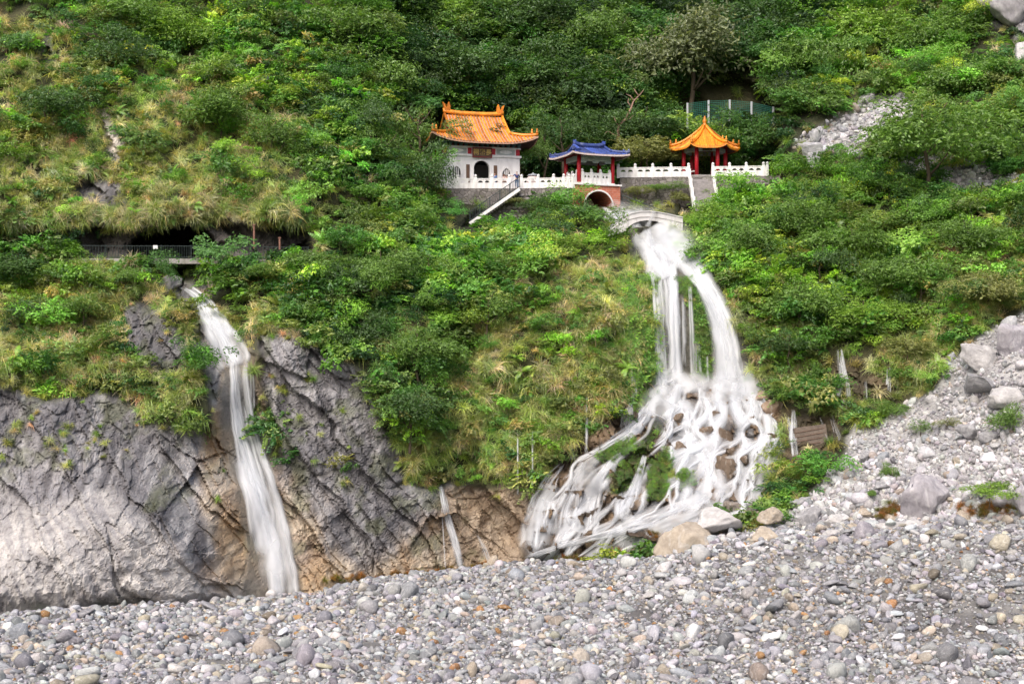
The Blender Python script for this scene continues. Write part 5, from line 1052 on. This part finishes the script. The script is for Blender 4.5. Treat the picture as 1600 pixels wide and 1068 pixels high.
# ------------------------------------------------------------------ boulders
BM = [stone(200+i, M['stone_o'], 13+i % 5, True, .85, .26, 'boulder') for i in range(10)]
def surfY(u, v): return float(surf(np.array([float(u)]), np.array([float(v)]))[0, 1])
GREY, PALE, TAN, BRN, DRK, LAV = (.32, .315, .325), (.47, .455, .45), (.42, .36, .29), (.17, .125, .09), (.10, .095, .095), (.38, .36, .385)
for i, (u_, v_, w_, h_, c_, lb) in enumerate([
 (1116,818,88,52,PALE,'large pale block boulder at the foot of the cascade'), (1072,848,100,62,TAN,'broad cream boulder before the cascade, half buried in cobbles'), (1446,772,88,96,LAV,'huge upright grey boulder standing on the scree slope'),
 (1262,810,46,34,GREY,'grey wedge boulder on the lower scree beside a rounded one'), (1240,822,30,26,PALE,'small rounded pale boulder on the lower scree'), (1411,832,84,42,PALE,'long striped boulder below the huge upright one'), (1468,842,58,36,GREY,'flat-topped grey boulder at the cobble edge'),
 (1566,781,48,36,LAV,'grey boulder beside the green grass patch on the scree'), (1600,790,44,66,LAV,'tall grey boulder cut by the picture edge'), (1296,840,34,26,PALE,'pale boulder at the cobble edge beside rusty weeds'), (1195,842,62,38,TAN,'tan stained boulder right of the pale block boulder'), (1205,806,44,28,TAN,'brownish boulder under the mossy island'),
 (1308,812,42,30,PALE,'pale cracked boulder in the middle of the lower scree'), (1252,786,40,18,GREY,'low grey slab at the scree top beside the mossy island'), (1586,526,66,62,LAV,'big grey boulder at the shrub edge high on the scree'), (1530,560,62,46,PALE,'whitish boulder below the shrubs high on the scree'), (1534,600,54,34,GREY,'dark grey boulder under a whitish one on the scree'),
 (1566,624,66,44,PALE,'wide pale boulder on the upper scree near the picture edge'), (1515,678,48,32,GREY,'grey boulder mid scree above the huge upright one'), (1350,715,26,18,GREY,'small grey boulder on the scree shoulder'), (1375,760,30,16,GREY,'flat grey boulder beside the little scree bush'), (1330,830,46,26,TAN,'tan boulder among rusty weeds at the cobble edge'), (1525,850,50,26,GREY,'dull grey boulder in the dark patch of the shore'), (1370,845,30,22,PALE,'small pale boulder under the long striped one'), (1500,818,36,24,PALE,'light boulder right of the huge upright one'),
 (1134,732,36,38,BRN,'largest brown boulder parting the white cascade'), (1133,684,27,36,BRN,'upright brown boulder in the middle of the cascade'), (1175,679,26,22,DRK,'black wet boulder at the cascade side'), (1146,708,20,20,BRN,'small dark boulder under the upright brown one in the cascade'), (1203,641,42,34,(.36,.26,.19),'tan rounded boulder at the cascade rim'), (1190,622,32,24,(.34,.25,.18),'tan boulder beside the splash of the main waterfall'), (1111,616,20,18,BRN,'small brown rock in the foam under the main waterfall'),
 (1141,657,24,28,BRN,'mossy brown boulder high in the cascade'), (1103,675,24,20,BRN,'wet brown rock splitting the cascade'), (1144,792,34,28,(.26,.22,.19),'grey-brown boulder at the cascade foot under the veil'), (1085,620,20,14,BRN,'little wet rock behind the cascade foam'), (1120,648,16,14,BRN,'little rock in the upper cascade strands'), (1090,690,18,14,BRN,'dark rock in the central cascade strands'), (1165,720,18,18,BRN,'brown rock in the lower cascade strands'),
 (1060,655,20,18,BRN,'brown rock at the inner edge of the mossy cascade bank'), (1062,700,22,22,BRN,'damp brown rock under the mossy cascade bank'), (265,443,50,26,LAV,'smooth grey boulder beside the slot of the slender waterfall'), (338,438,30,34,TAN,'pale cracked rock across from the slot waterfall'), (1275,211,24,26,(.44,.435,.45),'top white rock of the stacked outcrop beside the terrace'), (1269,231,36,28,(.42,.415,.43),'middle white rock of the stacked outcrop beside the terrace'), (1272,254,26,30,(.44,.435,.45),'lowest white rock of the stacked outcrop beside the terrace'),
 (905,884,34,16,TAN,'tan stone at the cobble edge below rusty weeds'), (860,915,36,22,(.42,.36,.28),'rounded brown-grey stone resting high on the cobble bank'), (1584,24,84,78,LAV,'big grey rock outcrop at the top picture corner'), (1545,6,60,40,LAV,'grey rock outcrop beside the big one at the top corner'), (1600,92,50,50,PALE,'pale rock under the big outcrop of the top corner')]):
    Y_ = surfY(u_, min(v_+h_*.25, 985))-(1.6 if 'outcrop beside' in lb else 0)
    if v_ > 838 or (v_ > 800 and 1000 < u_ < 1230): Y_ = min(Y_, float(np.interp(u_, _cu, _cy))+1.0+(862-v_)*.08)
    s_ = w_/2*Y_/F; h2 = h_/2*Y_/F; o = link('boulder', BM[i % 10]); zr = BM[i % 10]
    bb_ = np.array([q.co[:] for q in zr.vertices]); hz = np.abs(bb_[:, 2]).max()
    o.location = wp(u_, v_, Y_-.15*s_); o.scale = (s_, s_*.85, h2/hz*1.08); o.rotation_euler = (0, random.uniform(-.2, .2), random.uniform(-.4, .4)); o.color = (*c_, 1); tag(o, lb, 'boulder')
r_ = np.random.default_rng(77)
for j in range(64):                         # belt of middling boulders between scree and cobbles
    u_ = r_.uniform(1180, 1640); v_ = r_.uniform(800, 862) if j < 48 else r_.uniform(600, 790); w_ = r_.uniform(13, 34)
    if j >= 48 and masks(np.array([u_]), np.array([v_]))['scree'][0] < .9: continue
    Y_ = surfY(u_, v_)
    if v_ > 838: Y_ = min(Y_, float(np.interp(u_, _cu, _cy))+1.0+(862-v_)*.08)
    s_ = w_/2*Y_/F; o = link('boulder', BM[int(r_.integers(10))]); o.location = wp(u_, v_, Y_-.1); o.scale = (s_, s_*.9, s_*r_.uniform(.7, 1)); o.rotation_euler = (r_.normal()*.3, r_.normal()*.3, r_.uniform(0, 6.28)); q = r_.random()
    c_ = (.30, .295, .305) if q < .45 else (.46, .45, .45) if q < .75 else (.38, .32, .26); o.color = (*c_, 1)
    lb = ('mid grey' if q < .45 else 'pale grey' if q < .75 else 'tan')+(' boulder in the belt between scree and cobbles' if j < 48 else ' boulder strewn over the upper scree'); tag(o, lb, 'boulder', lb.replace('boulder', 'boulders'))
Y_ = surfY(1270, 690); sl_ = thing('ribbed_slab', 'tilted brown ribbed rock slab between two small falls', 'rock', wp(1268, 700, Y_-.6)); sl_.rotation_euler = (R(-14), R(-10), 0); kk = Y_/F
MB().plate([(-24*kk, -18*kk), (8*kk, -22*kk), (28*kk, 0), (30*kk, 34*kk), (-20*kk, 36*kk)], [], 0, 1.6).build('slab_body', solid('brown_slab', (.13, .10, .08), .8, .4, 2, .6, .1), sl_)
for j in range(7): MB().obox((-22*kk, -.03, (-14+7*j)*kk), ((6+3.4*j)*kk if j < 6 else 26*kk, -.03, (-14+7*j)*kk), .05, .05).build('rib', M['brown'], sl_)
# ------------------------------------------------------------------ trees and single shrubs
CR = [bush(400+i, LO, 1.0, 5600, (.066, .075, .06, .07)[i % 4], (13, 9, 16, 11)[i % 4], (.8, .7, .85, .75)[i % 4], (.5, .2, .7, 0)[i % 4]) for i in range(8)]
def trunk_mesh(seed, limbs=5):
    r = random.Random(seed); m = MB(); pts = [(0, 0, 0)]; x = y = 0
    for i in range(5): x += r.uniform(-.07, .07); y += r.uniform(-.07, .07); pts.append((x, y, .2*(i+1)))
    m.tube(pts, [.034, .028, .024, .02, .016, .008], 8)
    for j in range(limbs):
        k_ = r.randint(2, 4); a = r.uniform(0, 6.28); p = Vector(pts[k_]); L_ = r.uniform(.18, .34); q = [p+Vector((math.cos(a)*L_*t, math.sin(a)*L_*t, L_*(.55*t+.25*t*t))) for t in (0, .35, .7, 1)]
        m.tube(q, [.014, .011, .008, .004], 6)
    return m.mesh('trunk', M['bark'], True)
TM = [trunk_mesh(i) for i in range(5)]
def tree(name, cat, u_, v_, w_, h_, col, label, Y_=None, trunk=.9, i=[0]):
    i[0] += 1; s_off = w_/2*.06
    if Y_ is None: Y_ = surfY(u_, v_)-min(1.9, w_*.018)
    if v_ < 240 and w_ >= 76 and name != 'broad_tree': w_, h_ = w_*1.18, h_*1.15
    k_ = Y_/F; c = wp(u_, v_, Y_); hz = h_*k_; base = c-Vector((0, 0, hz*.5+trunk))
    t = thing(name, label, cat, base, random.uniform(0, 6.28))
    cr = link('crown' if name.endswith('tree') else 'foliage', CR[i[0] % 8], t); cr.location = (0, 0, hz*.28+trunk); cr.scale = (w_*k_*.5, w_*k_*.5, hz*.62); cr.color = (*col, 1)
    if w_ >= 96:
        c2 = link('crown', CR[(i[0]+3) % 8], t); c2.location = (0, 0, hz*.22+trunk); c2.rotation_euler.z = 2.0; c2.scale = (w_*k_*.5, w_*k_*.5, hz*.6); c2.color = (*[x*1.15 for x in col], 1)
    tr_ = link('trunk' if name.endswith('tree') else 'stem', TM[i[0] % 5], t); H_ = hz*.8+trunk; tr_.scale = (H_*.8, H_*.8, H_)
    return t
DG, DG2, MG, BG, OG, GG, YG = (.065, .13, .038), (.10, .185, .052), (.17, .29, .06), (.24, .39, .06), (.27, .29, .10), (.21, .245, .12), (.38, .43, .08)
for a in [
 ('broad_tree',1085,80,172,165,GG,'broad grey-green tree towering behind the green mesh fence',159.5,4), ('slender_tree',1452,215,150,125,MG,'airy green tree on a thin dark trunk before the pale gravel',132.5,3.4),
 ('leafy_tree',664,272,84,108,DG2,'dense tree hiding the nearer corner of the white shrine hall',141.2,2), ('leafy_tree',646,205,76,86,MG,'mid green tree just left of the shrine roof',145,2), ('leafy_tree',694,324,44,38,DG2,'low dark tree below the shrine balustrade',142.2,1),
 ('bright_tree',1335,55,120,105,BG,'bright green round tree high on the slope above the gravel patch',None,2), ('dark_tree',1190,45,110,110,DG,'blackish green tree beside the broad grey-green one',None,2), ('leafy_tree',1270,95,110,120,MG,'tall mid green tree above the mesh fence end',None,2), ('leafy_tree',1275,160,90,70,MG,'green tree hanging over the pale gravel patch',None,1.5),
 ('dark_tree',900,150,100,90,DG,'dark tree behind the blue roof, in deepest shade',None,2), ('dark_tree',840,120,100,100,DG2,'shaded tree up the slope right of the shrine ridge',None,2), ('dark_tree',760,110,110,100,DG2,'shaded tree directly above the shrine roof',None,2), ('leafy_tree',800,40,120,90,DG2,'wide crown near the top edge above the shrine',None,2), ('leafy_tree',690,50,120,90,MG,'lighter crown near the top edge above the shrine corner',None,2), ('bright_tree',960,60,110,90,MG,'fresh green crown left of the broad grey-green tree',None,2), ('dark_tree',1000,200,90,70,DG2,'dark crown behind the balustrade between both pavilions',154,2), ('leafy_tree',1010,235,90,50,OG,'olive bush behind the balustrade between both pavilions',150.5,1), ('leafy_tree',880,205,80,70,DG2,'dark leafy tree right behind the shrine urn',152,2), ('leafy_tree',845,235,56,70,MG,'small tree between the shrine wall and the blue roof',151,2),
 ('leafy_tree',585,110,110,100,MG,'mid green tree upslope left of the shrine',None,2), ('leafy_tree',520,45,110,90,MG,'mid green crown at the top edge over the grassy slope',None,2), ('bright_tree',600,240,90,90,MG,'bushy tree on the spur left of the shrine',None,2), ('leafy_tree',560,190,80,80,DG2,'dark bushy tree on the spur left of the shrine',None,2), ('leafy_tree',430,215,76,70,MG,'green tree growing out of the dry grass slope',None,2), ('leafy_tree',345,175,96,74,MG,'broad green bush in the dry grass slope',None,1.5), ('leafy_tree',240,35,110,80,MG,'leafy crown near the top edge over the pale rock streak',None,2), ('leafy_tree',310,60,100,80,BG,'brighter crown near the top edge, middle of the grassy slope',None,2), ('dark_tree',180,80,90,80,DG2,'dark crown above the pale rock streak',None,2), ('leafy_tree',80,165,90,70,DG2,'dark bush left of the pale rock streak',None,1.5), ('dark_tree',400,20,80,70,DG2,'dark crown at the top edge beside a brighter one',None,2),
 ('bright_tree',672,430,80,100,BG,'brightest tree in the middle of the lower slope',None,2), ('leafy_tree',600,420,100,80,MG,'wide green tree below the path end',None,2), ('leafy_tree',545,440,80,80,DG2,'dark green tree by the top of the rock slab',None,2), ('leafy_tree',660,545,96,80,MG,'green tree on the lower slope above dark shade',None,2), ('leafy_tree',570,520,80,74,DG2,'dark leafy tree over the grey rock slab',None,2), ('leafy_tree',720,410,90,70,MG,'green tree under the retaining wall',None,1.5), ('leafy_tree',510,412,80,56,MG,'light tree below the cave path end',None,1.5), ('leafy_tree',760,480,80,70,MG,'green tree at the edge of the straw coloured grass',None,1.5), ('leafy_tree',480,480,70,60,MG,'green bush above the rock slab, beside dry grass',None,1.2), ('leafy_tree',640,640,90,80,DG2,'dark leafy tree low on the slope above the tan rock',None,1.5), ('leafy_tree',600,590,60,50,DG2,'small dark tree right of the grey rock slab',None,1.2),
 ('leafy_tree',858,336,60,36,MG,'bush under the balustrade left of the brick bridge',141,1), ('leafy_tree',852,318,48,34,DG2,'dark bush right of the stair wall',141.8,1), ('bright_tree',884,384,90,48,BG,'light green bushes above the straw coloured grass',None,1),
 ('creeper_bush',996,298,40,22,OG,'olive weeds on the terrace wall beside the brick bridge',143.6,.2), ('creeper_bush',1052,292,36,20,MG,'green creeper on the terrace wall beside the stone stairs',143.6,.2), ('creeper_bush',1026,292,44,18,MG,'creeper bush hanging midway under the balustrade between both pavilions',143.9,.2), ('creeper_bush',985,330,50,22,OG,'low weeds between the brick bridge and the white footbridge',143.2,.2), ('creeper_bush',1060,308,30,26,OG,'tall weeds left of the stone stairs',143.4,.3), ('creeper_bush',1150,302,60,24,BG,'bright bush under the balustrade right of the stone stairs',143,.3), ('creeper_bush',800,314,34,16,OG,'weeds sprouting from the top of the retaining wall',142.2,.2),
 ('bright_tree',1120,340,100,70,BG,'bright green tree at the foot of the stone stairs',139.2,1.5), ('leafy_tree',1170,385,90,80,MG,'leafy tree right of the footbridge',None,1.5), ('leafy_tree',1105,395,70,70,MG,'green tree leaning over the main waterfall',None,1.5), ('leafy_tree',1240,312,84,60,BG,'bright bush at the end of the white balustrade',140.5,1.2), ('leafy_tree',1260,345,110,80,MG,'wide green tree below the white rock stack',None,1.5), ('leafy_tree',1320,300,90,60,BG,'sunlit green bush under the gravel patch',None,1.5), ('leafy_tree',1340,380,110,80,MG,'broad tree mid slope right of the waterfall',None,1.5), ('dark_tree',1290,410,80,70,DG2,'dark tree in shade mid slope right of the waterfall',None,1.5), ('leafy_tree',1420,340,90,70,MG,'green tree under the airy thin-trunked one',None,1.5), ('leafy_tree',1440,430,110,80,MG,'tangled green tree hung with vines',None,1.5), ('leafy_tree',1250,470,100,80,MG,'green tree above the ferns right of the waterfall',None,1.5), ('leafy_tree',1350,490,110,70,BG,'light tree above the small fern spouts',None,1.5), ('leafy_tree',1520,370,100,70,MG,'green bush below the far gravel strip',None,1.5), ('leafy_tree',1540,450,100,70,OG,'olive bush above the scree boulders',None,1.2), ('bright_tree',1578,165,60,60,YG,'yellow-green tree at the picture edge below the top rocks',None,1.5), ('leafy_tree',1490,255,56,36,YG,'yellowish flowering bush beside the airy tree',None,1), ('leafy_tree',1400,110,80,44,OG,'straw coloured bush above the gravel patch',None,1), ('leafy_tree',1500,130,90,80,MG,'green bush below the top corner rocks',None,1.2), ('leafy_tree',1460,60,100,80,MG,'mid green crown left of the top corner rocks',None,1.5), ('leafy_tree',1560,240,70,60,DG2,'dark bush at the picture edge by the gravel strip',None,1.2), ('leafy_tree',1230,540,80,60,DG2,'dark ferny bush beside the main waterfall foot',None,1), ('leafy_tree',1420,545,90,50,OG,'ferny olive bush over the small spouts',None,1), ('leafy_tree',1240,610,70,46,MG,'bright bush hanging above the tilted slab',None,1), ('leafy_tree',1400,640,60,34,MG,'green bush at the scree top edge',None,.8),
 ('leafy_tree',130,480,80,60,MG,'green bush on the slope left of the slot waterfall',None,1.2), ('leafy_tree',36,420,100,56,DG2,'dark bush under the path at the picture edge',None,1.2), ('leafy_tree',112,428,70,50,BG,'bright bush just under the path railing end',None,1.0), ('leafy_tree',196,432,60,40,MG,'green bush under the railing beside the cave',None,1), ('leafy_tree',30,490,70,60,DG2,'dark bush at the picture edge above the grey cliff',None,1.2), ('leafy_tree',405,428,80,40,MG,'green bush under the railing right of the cave',None,1),
 ('scree_bush',1438,668,28,30,MG,'small green bush alone on the scree slope',None,.5), ('scree_bush',1386,738,26,36,MG,'thin green bush beside the huge upright boulder',None,.5), ('scree_bush',1580,655,60,70,MG,'big green bush on the scree at the picture edge',None,.8), ('scree_bush',1545,768,90,36,BG,'low fresh green patch right of the huge upright boulder',None,.4), ('scree_bush',1480,662,30,22,OG,'olive bush above the huge upright boulder',None,.4), ('scree_bush',1360,770,24,18,MG,'tiny bush low on the scree',None,.3)]:
    nm, u_, v_, w_, h_, cl, lb, Yv, tk = a; tree(nm, 'bush' if 'bush' in lb.split(' ')[1:4] or nm.endswith('bush') else 'tree', u_, v_, w_, h_, cl, lb, Yv, tk)
# dead tree
q0 = wp(966, 216, 153); dt = thing('dead_tree', 'bare brown dead tree curving up behind the balustrade', 'tree', q0)
def dl(*p): return [wp(a, b, 153)-q0 for a, b in p]
MB().tube(dl((966, 228), (966, 214), (967, 196), (976, 188), (986, 170), (990, 158), (1000, 148), (1006, 140)), [.2, .18, .16, .14, .12, .09, .06, .02], 8).build('trunk', M['deadwood'], dt, True)
for p_ in (((967, 198), (961, 188), (959, 182)), ((987, 168), (981, 160), (982, 154)), ((990, 158), (985, 150), (978, 147)), ((976, 188), (984, 186), (992, 178)), ((966, 214), (950, 205), (944, 209)), ((998, 150), (993, 143), (990, 138))):
    MB().tube(dl(*p_), [.09, .06, .02], 6).build('branch', M['deadwood'], dt, True)
# ------------------------------------------------------------------ people on the terrace
def skinned(name, J, E, mat, parent, sub=2):
    me = bpy.data.meshes.new(name); me.from_pydata([j[0] for j in J], E, []); o = link(name, me, parent)
    sk = o.modifiers.new('skin', 'SKIN'); sk.use_smooth_shade = True
    for i, j in enumerate(J): me.skin_vertices[0].data[i].radius = (j[1], j[2] if len(j) > 2 else j[1])
    me.skin_vertices[0].data[0].use_root = True
    o.modifiers.new('sub', 'SUBSURF').levels = sub; o.modifiers['sub'].render_levels = sub
    bpy.context.view_layer.update(); m2 = bpy.data.meshes.new_from_object(o.evaluated_get(bpy.context.evaluated_depsgraph_get())); o.modifiers.clear(); o.data = m2; m2.materials.clear(); m2.materials.append(mat)
    m2.polygons.foreach_set('use_smooth', [True]*len(m2.polygons)); return o
def person(label, loc, rz, shirt, legs, hair, armL, armR, s=1.0, longhair=False):
    t = thing('person', label, 'person', loc, rz); t.scale = (s, s, s)
    sp = [((0, 0, .95), .13, .1), ((0, 0, 1.15), .125, .095), ((0, 0, 1.36), .16, .1), ((0, 0, 1.47), .055), ((0, .005, 1.53), .05), ((0, -.005, 1.62), .085, .1), ((0, 0, 1.70), .075, .09)]
    J = list(sp); E = [(0, 1), (1, 2), (2, 3), (3, 4), (4, 5), (5, 6)]
    for sg, arm in ((-1, armL), (1, armR)):
        n = len(J); J += [((sg*.19, 0, 1.40), .055), (arm[0], .045), (arm[1], .033)]; E += [(2, n), (n, n+1), (n+1, n+2)]
        hd = (Vector(arm[1])-Vector(arm[0])).normalized(); pm_ = Vector(arm[1])+hd*.06; J.append((tuple(pm_), .03, .018)); E.append((n+2, n+3)); sd_ = hd.cross(Vector((0, 0, 1)) if abs(hd.z) < .8 else Vector((0, 1, 0))).normalized()
        for f_, (of, ln) in enumerate(((-.03, .07), (-.01, .085), (.012, .08), (.032, .062))): J.append((tuple(pm_+hd*ln+sd_*of), .009)); E.append((n+3, len(J)-1))
        J.append((tuple(Vector(arm[1])+hd*.05+sd_*.06), .01)); E.append((n+2, len(J)-1))
        n = len(J); J += [((sg*.1, 0, .86), .095), ((sg*.11, -.01, .48), .06), ((sg*.115, .02, .09), .042), ((sg*.12, -.12, .035), .035)]; E += [(0, n), (n, n+1), (n+1, n+2), (n+2, n+3)]
    skinned('body', J, E, M['skin'], t, 1)
    Sh = [((0, 0, .92), .15, .12), ((0, 0, 1.15), .145, .115), ((0, 0, 1.36), .18, .12), ((0, 0, 1.46), .075)]; Es = [(0, 1), (1, 2), (2, 3)]
    for sg, arm in ((-1, armL), (1, armR)): n = len(Sh); Sh += [((sg*.195, 0, 1.40), .072), (tuple(Vector((sg*.2, 0, 1.40)).lerp(Vector(arm[0]), .85)), .062)]; Es += [(2, n), (n, n+1)]
    skinned('shirt', Sh, Es, shirt, t, 1)
    Tr = [((0, 0, .95), .15, .115)]; Et = []
    for sg in (-1, 1): n = len(Tr); Tr += [((sg*.1, 0, .86), .11), ((sg*.11, -.01, .48), .078), ((sg*.115, .02, .12), .062)]; Et += [(0, n), (n, n+1), (n+1, n+2)]
    skinned('trousers', Tr, Et, legs, t, 1)
    skinned('hair', [((0, .03, 1.66), .1, .105), ((0, .02, 1.73), .085, .09)]+([((0, .07, 1.5), .07, .05)] if longhair else []), [(0, 1)]+([(0, 2)] if longhair else []), hair, t, 1)
    for sg in (-1, 1): MB().lathe([(.0, -.008), (.012, 0), (0, .008)], 6, (sg*.035, -.1, 1.63)).build('eye', M['hair'], t)
    MB().lathe([(.018, 0), (.01, .03), (.002, .04)], 6, (0, -.11, 1.585)).build('nose', M['skin'], t); MB().box(-.025, .025, -.108, -.1, 1.555, 1.563).build('mouth', M['darkred'], t)
dn = lambda sg: (((sg*.24, .03, 1.12)), ((sg*.25, -.06, .88)))
person('person in navy shirt and jeans leaning at the top of the metal stair', zp(807.5, 143.35, ZT-.1), R(200), M['navy'], M['jeans'], M['hair'], ((-.30, -.12, 1.22), (-.30, -.38, 1.18)), ((.42, -.08, 1.25), (.62, -.25, 1.30)))
person('person in bright blue shirt standing beside the shrine door', zp(773, 145.3, ZT), R(170), M['blueshirt'], M['jeans'], M['hair'], dn(-1), dn(1))
person('person in pale clothes with brown hair under the round window', zp(787.5, 145.3, ZT), R(20), M['pinkcloth'], M['darkcloth'], M['brownhair'], dn(-1), ((.26, -.08, 1.15), (.12, -.25, 1.2)), .9, True)
person('shorter brown-haired person beside the pale-clothed one', zp(791.5, 145.4, ZT), R(-30), M['pinkcloth'], M['darkcloth'], M['brownhair'], dn(-1), dn(1), .87, True)
